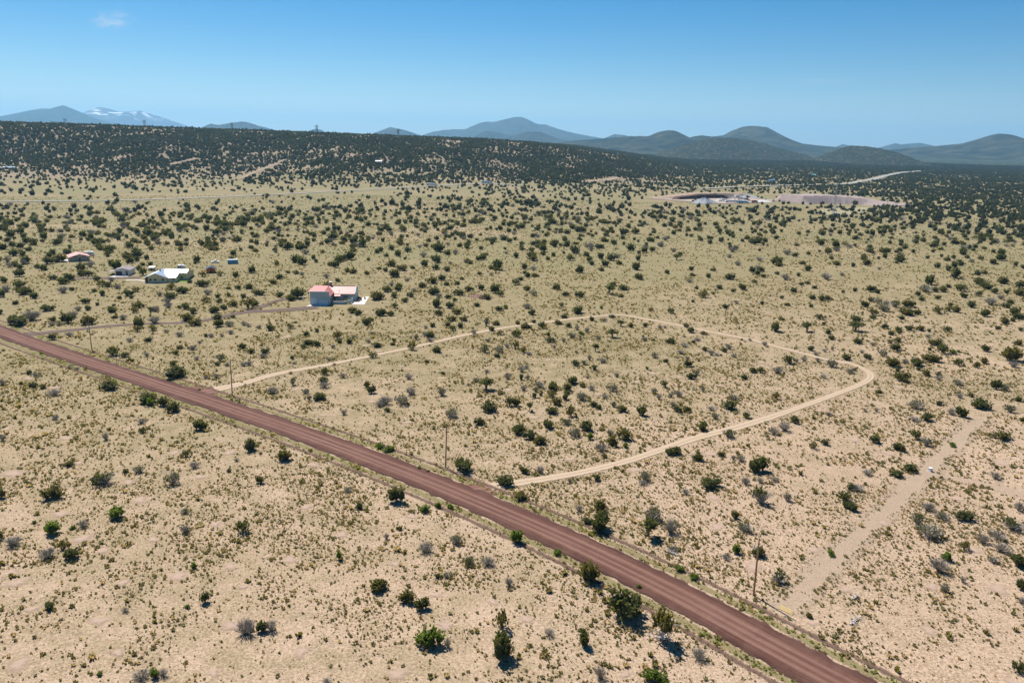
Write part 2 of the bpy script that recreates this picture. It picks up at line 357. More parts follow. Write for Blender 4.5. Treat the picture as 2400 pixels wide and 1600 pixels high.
def road_mat(name, base, edge, track, soft=0.12, tracks=(0.36, 0.64), tw=0.07, streak=1.0, op=1.0, frag=0.5, middle=None, fine=60, wobble=0.14, brk=0.9, blotch=0.0):
    t = NT(name); u, s = t.attr('across'), t.attr('along')
    cv = t.n('ShaderNodeCombineXYZ'); t.put(t.math('MULTIPLY', u, fine), cv.inputs[0]); t.put(t.math('MULTIPLY', s, 0.035), cv.inputs[1])
    st = t.noise(1.0, 4, 0.6, vec=cv.outputs[0])
    cv2 = t.n('ShaderNodeCombineXYZ'); t.put(t.math('MULTIPLY', u, 5), cv2.inputs[0]); t.put(t.math('MULTIPLY', s, 0.03), cv2.inputs[1])
    wob = t.math('MULTIPLY', t.math('SUBTRACT', t.noise(0.6, 2, 0.5, vec=cv2.outputs[0]), 0.5), wobble)
    e = t.math('ABSOLUTE', t.math('SUBTRACT', u, 0.5))
    grit = t.noise(2.2, 5, 0.75)
    c = t.mix(t.rng(t.math('ADD', e, wob), 0.24, 0.42), base, edge)
    if middle: c = t.mix(t.math('MULTIPLY', t.rng(t.math('ADD', e, wob), 0.02, 0.16, 1, 0), t.rng(grit, 0.35, 0.6)), c, middle)
    uu = t.math('ADD', u, wob)
    for k in tracks:
        band = t.rng(t.math('ABSOLUTE', t.math('SUBTRACT', uu, k)), tw * 0.25, tw, 1, 0)
        c = t.mix(t.math('MULTIPLY', band, t.rng(st, 0.25, 0.75, 0.25, 0.85)), c, track)
    c = t.mix(t.math('MULTIPLY', t.rng(st, 0.35, 0.7), 0.30 * streak), c, track)
    c = t.mix(t.math('MULTIPLY', t.rng(st, 0.5, 0.25), 0.35 * streak), c, edge)
    if blotch: c = t.mix(t.math('MULTIPLY', t.rng(t.noise(0.22, 5, 0.7), 0.45, 0.68), blotch), c, track); c = t.mix(t.math('MULTIPLY', t.rng(t.noise(0.31, 5, 0.7), 0.52, 0.7), blotch), c, edge)
    c = t.mix(t.rng(grit, 0.25, 0.75, 0.0, 0.28), c, tuple(x * 0.55 for x in edge))
    t.color(c); t.rough(0.95); t.b.inputs['Specular IOR Level'].default_value = 0.1; t.bump(t.math('ADD', grit, st), 0.4, 0.08)
    edgefade = t.rng(e, 0.5 - soft, 0.5, 1.0, 0.0)
    t.alpha(t.math('MULTIPLY', t.rng(t.math('ADD', edgefade, t.math('MULTIPLY', t.math('SUBTRACT', t.noise(brk, 5, 0.7), 0.5), 1.3)), 0.5 - frag, 0.5 - frag + 0.35), op))
    return t.m
K = 1.0204
road_px = [(0, 778), (306, 877), (600, 987), (906, 1083), (1200, 1209), (1493, 1341), (1800, 1498), (1950, 1600)]
road = np.array([g0(*p) for p in road_px])
_c = road.mean(0); _ax = np.linalg.svd(road - _c)[2]; _s = (road - _c) @ _ax[0]; _pf = np.polyfit(_s, (road - _c) @ _ax[1], 3)     # one easy curve through the readings
_t = np.linspace(_s[0], _s[-1], 12); road = [tuple(_c + _ax[0] * a + _ax[1] * b) for a, b in zip(_t, np.polyval(_pf, _t))]
v0 = np.array(road[0]) - np.array(road[1]); v0 /= np.linalg.norm(v0); v1 = np.array(road[-1]) - np.array(road[-3]); v1 /= np.linalg.norm(v1)
road = [tuple(np.array(road[0]) + v0 * k) for k in (420, 120)] + road + [tuple(np.array(road[-1]) + v1 * k) for k in (45, 150)]
ROADW = 9.4
CINDER, CINDER_D, CINDER_L = (0.105, 0.042, 0.032), (0.052, 0.021, 0.0165), (0.27, 0.16, 0.12)
m_cinder = road_mat('red_cinder', CINDER, CINDER_D, CINDER_L, soft=0.10, tracks=(0.30, 0.46, 0.66), tw=0.075, frag=0.5, fine=38, wobble=0.10, streak=1.2, blotch=0.18)
m_berm = road_mat('cinder_windrow', (0.14, 0.083, 0.063), (0.20, 0.137, 0.10), (0.25, 0.178, 0.13), soft=0.5, tracks=(), streak=0.4, frag=-0.02, op=0.75, brk=0.6)
m_verge = road_mat('grassy_verge', (0.24, 0.205, 0.085), (0.32, 0.245, 0.15), (0.37, 0.28, 0.19), soft=0.45, tracks=(), streak=0.6, op=0.65, frag=0.10, brk=0.25)
ribbon('road', road, ROADW, m_cinder, 2, 0.14, 0.18, 14, 0.55)
for sgn, off in ((1, 1.9), (-1, 1.7)):
    ribbon('road_verge', road, 3.4, m_verge, 3, 0.05, 0.0, 4, 0.5, sgn * (ROADW / 2 + off - 0.6))
    ribbon('road_windrow', road, 3.0, m_berm, 3, 0.07, 0.12, 6, 0.7, sgn * (ROADW / 2 + off + 1.4))
m_sand = road_mat('pale_sand_track', (0.43, 0.32, 0.225), (0.39, 0.29, 0.205), (0.50, 0.385, 0.28), soft=0.3, tracks=(0.27, 0.73), tw=0.16, streak=0.5, frag=0.36, middle=(0.30, 0.235, 0.14))
trk = [(462,902),(500,893),(560,880),(640,858),(750,838),(850,818),(960,795),(1060,772),(1140,757),(1220,745),(1300,735),(1370,727),(1430,724),(1480,733),(1560,748),(1640,765),(1720,780),(1790,798),(1850,813),(1900,826),(1950,834),(1985,848),(2000,862),(1985,878),(1920,905),(1840,935),(1760,962),(1680,985),(1600,1005),(1520,1032),(1440,1058),(1360,1078),(1280,1093),(1200,1105),(1130,1115),(1092,1124)]
track = [g0(x * K, y * K) for x, y in trk]
ribbon('dirt_track', track, 3.9, m_sand, 2, 0.10, 0.0, 8, 0.4, widths=[7, 4.6, 4, 3.8] + [3.0] * 22 + [4.2, 4.2, 3.7, 3.4, 3.5, 3.8, 5.5])
m_fan = road_mat('cinder_apron', (0.17, 0.08, 0.062), (0.17, 0.09, 0.07), CINDER_L, soft=0.3, tracks=(0.3, 0.6), frag=0.45)
ribbon('track_apron', [g0(430, 912), g0(465, 918), g0(505, 914)], 9, m_fan, 1.5, 0.125, 0, 8, 0.5)
ribbon('track_apron', [g0(1085, 1150), g0(1120, 1147), g0(1150, 1142)], 8, m_fan, 1.5, 0.125, 0, 8, 0.5)
m_drive = road_mat('dark_cinder_drive', (0.115, 0.078, 0.068), (0.08, 0.05, 0.044), (0.2, 0.15, 0.13), soft=0.2, tracks=(0.3, 0.7), tw=0.14, streak=0.4, frag=0.48, middle=(0.12, 0.085, 0.07))
def M1p(*p): return [g0(x * S8, 450 + y * S8) for x, y in p]
ribbon('driveway', M1p((150,985),(250,980),(350,968),(480,955),(700,930),(900,915),(1100,908),(1300,900),(1450,880),(1560,855),(1700,830),(1850,822),(2000,814),(2180,797)), 4.6, m_drive, 2, 0.10, 0, 6, 0.4, widths=[7,4.2,4,4,4,4,4.4,5,6,7,8])
ribbon('driveway', M1p((1720,820),(1800,795),(1880,762),(1990,733)), 4.0, m_drive, 2, 0.12, 0, 6, 0.4)
ribbon('driveway', [g0(150, 655), g0(200, 652), g0(260, 651), g0(330, 650)], 7, m_drive, 2, 0.10, 0, 6, 0.5)
m_faint = road_mat('worn_pale_strip', (0.50, 0.38, 0.28), (0.46, 0.345, 0.255), (0.54, 0.42, 0.32), soft=0.35, tracks=(0.3, 0.7), op=0.42, streak=0.4, frag=0.42)
ribbon('worn_strip', [g0(x * K, y * K) for x, y in ((1800,1400),(1850,1350),(1950,1250),(2050,1160),(2110,1100),(2180,1030),(2250,960))], 8, m_faint, 2, 0.07, 0, 6, 0.8)
ribbon('worn_strip', [g0(x * K, y * K) for x, y in ((2120,1088),(2200,1100),(2290,1120),(2420,1155))], 6, m_faint, 2, 0.075, 0, 6, 0.8)
m_asph = road_mat('sun_bleached_asphalt', (0.31, 0.295, 0.27), (0.27, 0.25, 0.21), (0.38, 0.36, 0.33), soft=0.1, tracks=(0.3, 0.7), streak=0.3, frag=0.6)
hw = [(-250,478),(0,474),(320,470),(600,459),(800,450),(900,445),(1010,441),(1120,438),(1230,440)]
ribbon('highway', [g0(*p) for p in hw], 10, m_asph, 12, 0.5, 0.2, 4, 0)
hw2 = [(1560,441),(1640,444),(1720,440),(1800,437),(1900,434),(1975,432),(2015,427),(2050,421),(2070,413),(2110,405),(2160,400)]
ribbon('highway', [g0(*p) for p in hw2], 18, m_asph, 12, 1.2, 0.2, 4, 0, widths=[14, 16, 18, 18, 20, 24, 26])
m_dirt = road_mat('pale_dirt_cut', (0.38, 0.28, 0.2), (0.33, 0.24, 0.17), (0.42, 0.32, 0.24), soft=0.5, tracks=(), streak=0.3, frag=0.25, brk=0.08)

def on_terrain(px, py):                     # march along the view of the photograph until it meets the land
    d = ray(px, py); d = d / np.linalg.norm(d); s = np.arange(60, 6000, 2.0)
    P = d[None, :] * s[:, None]; hit = np.where(P[:, 2] + CAM_H < terrain(P[:, 0], P[:, 1]))[0]
    i = hit[0] if len(hit) else len(s) - 1; return (P[i, 0], P[i, 1])
ribbon('dirt_cut', [on_terrain(x * S8, 200 + y * S8) for x, y in ((1180,548),(1230,535),(1290,522),(1360,505))], 8, m_dirt, 6, 0.8, 0, 4, 2)
ribbon('dirt_cut', [on_terrain(x * S8, 200 + y * S8) for x, y in ((1640,650),(1740,612),(1830,575),(1900,545),(1960,515))], 8, m_dirt, 6, 0.8, 0, 4, 3)
ribbon('dirt_cut', [on_terrain(800 + x * S8, 200 + y * S8) for x, y in ((1690,668),(1760,660),(1850,650),(1920,640))], 15, m_dirt, 6, 0.8, 0, 4, 3)
# irregular patches of ground
def patch(name, outline, mat, lift=0.06, dome=0.0, sub=5):
    c = np.mean(outline, 0); vs, fs, e = [], [], []
    n = len(outline)
    for k in range(sub + 1):
        for p in outline: vs.append((c[0] + (p[0]-c[0]) * k / sub, c[1] + (p[1]-c[1]) * k / sub, dome * (1 - (k/sub)**2))); e.append(k / sub)
    for k in range(sub):
        for i in range(n): fs.append((k*n+i, (k+1)*n+i, (k+1)*n+(i+1)%n, k*n+(i+1)%n))
    V = np.array(vs); V[:, 2] += terrain(V[:, 0], V[:, 1]) + lift
    o = mesh_obj(name, V, fs, mat, None, True)
    a = o.data.attributes.new('edge', 'FLOAT', 'POINT'); a.data.foreach_set('value', e)
    return tag(o, kind='structure')
def patch_mat(name, c1, c2, soft=0.5, scale=0.5, op=1.0):
    t = NT(name); n = t.noise(scale, 6, 0.7); t.color(t.mix(t.rng(n, 0.3, 0.7), c1, c2)); t.rough(0.95); t.bump(n, 0.4, 0.1)
    e = t.rng(t.attr('edge'), 1 - soft, 1, 1, 0)
    t.alpha(t.math('MULTIPLY', t.rng(t.math('ADD', e, t.math('MULTIPLY', t.math('SUBTRACT', t.noise(scale * 2, 5, 0.7), 0.5), 1.2)), 0.15, 0.7), op)); return t.m
def ring(cx, cy, rx, ry, n=26, jit=0.18, rot=0.0):
    out = []; ph = [rng.uniform(0, 6.28) for _ in range(3)]
    for i in range(n):
        a = 2 * math.pi * i / n; r = 1 + jit * (math.sin(2*a+ph[0]) + 0.7 * math.sin(3*a+ph[1]) + 0.5 * math.sin(5*a+ph[2]))
        x, y = rx * r * math.cos(a), ry * r * math.sin(a)
        out.append((cx + x * math.cos(rot) - y * math.sin(rot), cy + x * math.sin(rot) + y * math.cos(rot)))
    return out
RG = {'A': (0, 740, 600/2352), 'B': (600, 740, 600/2352), 'C': (1200, 740, 600/2352), 'D': (1800, 740, 600/2352),
      'E': (0, 1140, 600/2045), 'F': (600, 1140, 600/2045), 'G': (1200, 1140, 600/2045), 'H': (1800, 1140, 600/2045),
      'P': (0, 450, S8), 'Q': (800, 450, S8), 'R': (1600, 450, S8)}
BARE = dict(A='265,575,100 610,1125,130 720,1350,100 2110,1260,120 1600,1260,120 60,1040,90 1830,1480,120 500,660,110 1470,155,80 1440,225,70 120,1450,200 1180,1530,130',
 B='525,1370,130 1010,275,90 1330,465,80 1700,575,100 620,915,90 2230,1250,90 1390,980,90 1060,790,100 2320,680,110 370,675,100 1130,325,90 290,190,110',
 C='330,405,90 715,235,80 1540,565,90 1290,530,90 530,1320,110 1130,1415,150 1815,1270,140 200,935,120 1150,605,90 1920,640,90 790,720,100 2300,430,90 250,235,80',
 D='1200,655,110 800,1140,150 1110,1265,130 650,430,150 2150,1350,180 470,870,90', E='1120,110,140 480,220,140 650,420,180 1225,425,110 1720,300,110 130,770,170 825,510,120 250,980,120 790,1075,150 980,770,120 1420,720,180 1840,640,130 1950,800,90 1850,1110,200 940,1330,120 150,1420,200 1700,1490,120 90,690,140',
 F='400,165,110 1240,240,110 690,385,120 1110,620,110 1440,865,130 1510,1110,180 1890,920,130 270,585,150 360,1320,180 1130,1500,220 90,560,90', G='1610,90,130 1640,325,160 1930,640,200 110,1060,150 900,1500,140',
 H='1520,100,120 370,505,130 920,290,130 620,820,130 1310,800,130 1285,1150,140 1840,820,180 1640,510,150 350,1090,110 1950,1560,140')
bare_pts = []
for k, s in BARE.items():
    ox, oy, sx = RG[k]
    for q in s.split():
        x, y, w = map(float, q.split(',')); p = g(ox + x * sx, oy + y * sx)
        bare_pts.append((p.x, p.y, 0.55 * w * sx * p.length / F * 1.05))
m_bare = patch_mat('trampled_bare_soil', (0.48, 0.35, 0.265), (0.42, 0.30, 0.23), 1.0, 1.2, 0.75)
vs_all, fs_all, e_all = [], [], []
for x, y, r in bare_pts:
    ol = ring(x, y, r, r * 0.95, 20, 0.22); b = len(vs_all)
    for k in range(5):
        for p in ol: vs_all.append((x + (p[0]-x) * k/4, y + (p[1]-y) * k/4, 0.06 * (1 - (k/4)**2))); e_all.append(k/4)
    fs_all += [(b+k*20+i, b+(k+1)*20+i, b+(k+1)*20+(i+1)%20, b+k*20+(i+1)%20) for k in range(4) for i in range(20)]
V = np.array(vs_all); V[:, 2] += terrain(V[:, 0], V[:, 1]) + 0.05
bo = mesh_obj('bare_soil', V, fs_all, m_bare, None, True); tag(bo, kind='structure')
a = bo.data.attributes.new('edge', 'FLOAT', 'POINT'); a.data.foreach_set('value', e_all)
p = g(1127, 695); patch('cinder_pad', ring(p.x, p.y, 6.5, 7.5), patch_mat('cinder_fill', (0.13, 0.07, 0.06), (0.19, 0.11, 0.09), 0.35), 0.07)

# ------------------------------------------------------------------ plants
def leaf_mat(name, c1, c2, trans=0.42, hue=0.25):
    t = NT(name); oi = t.n('ShaderNodeObjectInfo'); n = t.noise(2.5, 3, 0.6)
    c = t.mix(t.rng(n, 0.3, 0.7), c1, c2)
    c = t.mix(t.math('MULTIPLY', oi.outputs['Random'], hue), c, tuple((a + b) * 0.5 for a, b in zip(c2, (0.10, 0.095, 0.06))))
    c = t.mix(t.math('MULTIPLY', t.rng(t.attr('tip'), 0.45, 1.0), 0.55), c, tuple(min(1, x * 2.1) for x in c2))  # lit tops painted in: paler colour towards spray tips and crown top
    t.color(c); t.rough(0.75); t.b.inputs['Specular IOR Level'].default_value = 0.25
    tr = t.n('ShaderNodeBsdfTranslucent'); t.put(t.mix(1.0, c, (1.9, 1.8, 1.1), 'MULTIPLY'), tr.inputs['Color'])
    mx = t.n('ShaderNodeMixShader'); mx.inputs[0].default_value = trans
    t.t.links.new(t.b.outputs[0], mx.inputs[1]); t.t.links.new(tr.outputs[0], mx.inputs[2]); t.t.links.new(mx.outputs[0], t.o.inputs['Surface'])
    return t.m
L_JUN = leaf_mat('juniper_foliage', (0.048, 0.062, 0.02), (0.10, 0.108, 0.031))
L_SHADE = leaf_mat('shaded_juniper_foliage', (0.030, 0.042, 0.02), (0.058, 0.068, 0.03), 0.3, 0.15)  # shaded copy of the juniper foliage: far trees darkened in the colour
L_OLI = leaf_mat('olive_juniper_foliage', (0.068, 0.072, 0.018), (0.135, 0.12, 0.03))
L_GRN = leaf_mat('fresh_green_foliage', (0.07, 0.115, 0.018), (0.14, 0.19, 0.026), 0.45, 0.1)
L_GRY = leaf_mat('grey_green_foliage', (0.10, 0.105, 0.06), (0.18, 0.17, 0.11))
L_TUF = leaf_mat('bunch_grass', (0.085, 0.082, 0.03), (0.165, 0.14, 0.058), 0.3, 0.5)
L_WEED = leaf_mat('green_weeds', (0.12, 0.17, 0.03), (0.2, 0.23, 0.05), 0.4, 0.3)
BARK = plain('juniper_bark', (0.20, 0.165, 0.135), 0.9)
DEAD = plain('weathered_dead_wood', (0.42, 0.39, 0.37), 0.9, var=0.3)
TWIG = plain('grey_bare_twigs', (0.34, 0.31, 0.26), 0.9, var=0.3)

def crown_mesh(name, seed, clumps, leaves, leaf, height, mat, lift=0.0, core=True, spire=0.5, fill=1.0):
    # unit crown: one wide, `height` high; many small leaf sprays on upright clumps, uneven outline
    r = random.Random(seed); vs, fs, tip = [], [], []
    nl = r.randint(4, 7); lobes = [(r.uniform(0, 6.28), r.uniform(0.12, 0.34), r.uniform(0.17, 0.30), r.uniform(0.6, 0.95)) for _ in range(nl)]
    lobes.append((0, 0, 0.24, 1.0))
    def quad(c, ax, side, l, w, tv):
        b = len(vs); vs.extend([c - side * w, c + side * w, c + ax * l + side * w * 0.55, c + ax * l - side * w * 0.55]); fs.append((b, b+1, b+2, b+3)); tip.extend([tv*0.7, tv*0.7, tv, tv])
    for i in range(clumps):
        a0, d0, rr, hh = lobes[i % len(lobes)]
        th, ph = r.uniform(0, 6.28), math.acos(1 - r.random() * 1.6)            # over the upper part of the lobe, a little below its waist
        rad = r.uniform(0.62, 1.03) ** 0.6
        zc = lift + (height - lift) * hh * 0.45
        p = Vector((math.cos(a0) * d0 + math.cos(th) * math.sin(ph) * rr * rad, math.sin(a0) * d0 + math.sin(th) * math.sin(ph) * rr * rad,
                    zc + math.cos(ph) * rad * (height - lift) * hh * 0.5))
        p.z = max(p.z, lift + 0.04)
        out = Vector((p.x, p.y, 0)) * 1.1 + Vector((0, 0, spire + 0.25)); out = (out + Vector((r.uniform(-.3,.3), r.uniform(-.3,.3), r.uniform(-.1,.3)))).normalized()
        ln = r.uniform(0.08, 0.17)
        for k in range(leaves):
            ax = (out + Vector((r.gauss(0, .45), r.gauss(0, .45), r.gauss(0, .35)))).normalized()
            side = ax.cross(Vector((r.gauss(0, 1), r.gauss(0, 1), r.gauss(0, 1)))).normalized()
            t = r.random(); c = p + out * ln * (t - 0.3) + Vector((r.gauss(0, 1), r.gauss(0, 1), r.gauss(0, 1))) * 0.028 * (1.2 - t)
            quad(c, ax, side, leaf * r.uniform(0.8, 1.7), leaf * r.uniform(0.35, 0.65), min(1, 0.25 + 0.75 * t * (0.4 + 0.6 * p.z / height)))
    if core:                                                        # solid blob added inside each lobe to block light coming through
        for a0, d0, rr, hh in lobes:
            c = Vector((math.cos(a0) * d0, math.sin(a0) * d0, lift + (height - lift) * hh * 0.42)); b = len(vs); R = rr * 0.66 * fill; Hh = (height - lift) * hh * 0.34 * fill
            for k in range(4):
                for j in range(7):
                    ph = math.pi * (k + 0.5) / 4; th = 6.283 * j / 7 + k; q = r.uniform(0.8, 1.15)
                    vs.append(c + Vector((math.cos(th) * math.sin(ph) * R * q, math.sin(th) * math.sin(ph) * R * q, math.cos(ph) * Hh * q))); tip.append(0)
            fs += [(b+k*7+j, b+(k+1)*7+j, b+(k+1)*7+(j+1)%7, b+k*7+(j+1)%7) for k in range(3) for j in range(7)]
            fs += [tuple(b + j for j in range(7)), tuple(b + 21 + j for j in range(6, -1, -1))]
    me = bpy.data.meshes.new(name); me.from_pydata([tuple(v) for v in vs], [], fs); me.materials.append(mat)
    at = me.attributes.new('tip', 'FLOAT', 'POINT'); at.data.foreach_set('value', tip); return me
def trunk_mesh(name, seed, height, mat, lean=0.1, limbs=5, r0=0.035):
    r = random.Random(seed); b = MB()
    for k in range(limbs):
        a = 6.283 * k / limbs + r.uniform(-.4, .4); s = r.uniform(0.5, 1.0)
        p0 = Vector((math.cos(a) * 0.015, math.sin(a) * 0.015, -0.02)); p1 = Vector((math.cos(a) * lean * 0.7, math.sin(a) * lean * 0.7, height * 0.3)); p2 = Vector((math.cos(a+.3) * (lean + 0.16 * s), math.sin(a+.3) * (lean + 0.16 * s), height * r.uniform(0.55, 0.8)))
        b.tube([p0, p1, p2], [r0, r0 * 0.7, r0 * 0.25], 5, False)
    me = bpy.data.meshes.new(name); me.from_pydata(b.v, [], b.f); me.materials.append(mat); return me
def twig_mesh(name, seed, n, height, spread, mat, w=0.007, fork=3):
    # bare branching stems: flat-sided three-sided sticks that fork
    r = random.Random(seed); b = MB()
    def stick(p, q, w0, w1): b.tube([p, q], [w0, w1], 3, False)
    for k in range(n):
        a = r.uniform(0, 6.283); s = spread * math.sqrt(r.random()); h = height * r.uniform(0.55, 1.0) * (1 - 0.35 * (s / spread) ** 2)
        p0 = Vector((math.cos(a) * s * 0.15, math.sin(a) * s * 0.15, 0)); p1 = Vector((math.cos(a) * s * 0.6, math.sin(a) * s * 0.6, h * 0.55)) + Vector((r.gauss(0, .02), r.gauss(0, .02), 0))
        stick(p0, p1, w * 1.5, w)
        for f in range(fork):
            p2 = Vector((math.cos(a) * s, math.sin(a) * s, h)) + Vector((r.gauss(0, .07), r.gauss(0, .07), r.gauss(0, .05)))
            stick(p1, p2, w * 0.9, w * 0.35)
    me = bpy.data.meshes.new(name); me.from_pydata(b.v, [], b.f); me.materials.append(mat); return me
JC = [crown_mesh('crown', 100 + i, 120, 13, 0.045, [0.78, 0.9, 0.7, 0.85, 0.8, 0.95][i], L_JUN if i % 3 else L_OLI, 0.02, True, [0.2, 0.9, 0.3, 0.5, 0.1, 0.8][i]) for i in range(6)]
JH = [0.78, 0.9, 0.7, 0.85, 0.8, 0.95, 0.65, 1.1, 0.85]
JC += [crown_mesh('crown', 110, 80, 13, 0.05, 0.65, L_JUN, 0.0, False, 0.2), crown_mesh('crown', 111, 100, 13, 0.045, 1.1, L_JUN, 0.0, True, 1.2, 0.8), crown_mesh('crown', 112, 75, 14, 0.05, 0.85, L_OLI, 0.0, False, 0.7)]
JT = [trunk_mesh('trunk', 140 + i, 0.75, BARK) for i in range(3)]
TC = [crown_mesh('crown', 160 + i, 110, 13, 0.045, 1.0, L_JUN, 0.38, True, 0.1, 0.85) for i in range(2)]
TT = [trunk_mesh('trunk', 165 + i, 0.95, BARK, 0.06, 4, 0.045) for i in range(2)]
MC = [crown_mesh('crown', 170 + i, 70, 11, 0.045, 0.75, [L_GRY, L_JUN, L_GRY][i], 0.02, False, 0.6) for i in range(3)]
MD = [twig_mesh('dead_branches', 175 + i, 46, 0.72, 0.5, DEAD, 0.009) for i in range(3)]
GT = [twig_mesh('bare_shrub', 180 + i, 85, [0.62, 0.7, 0.55, 0.8][i], 0.5, TWIG, 0.0075, 4) for i in range(4)]
BC = [crown_mesh('crown', 190 + i, 90, 14, 0.05, 0.85, L_GRN, 0.02, True, 0.4) for i in range(3)]

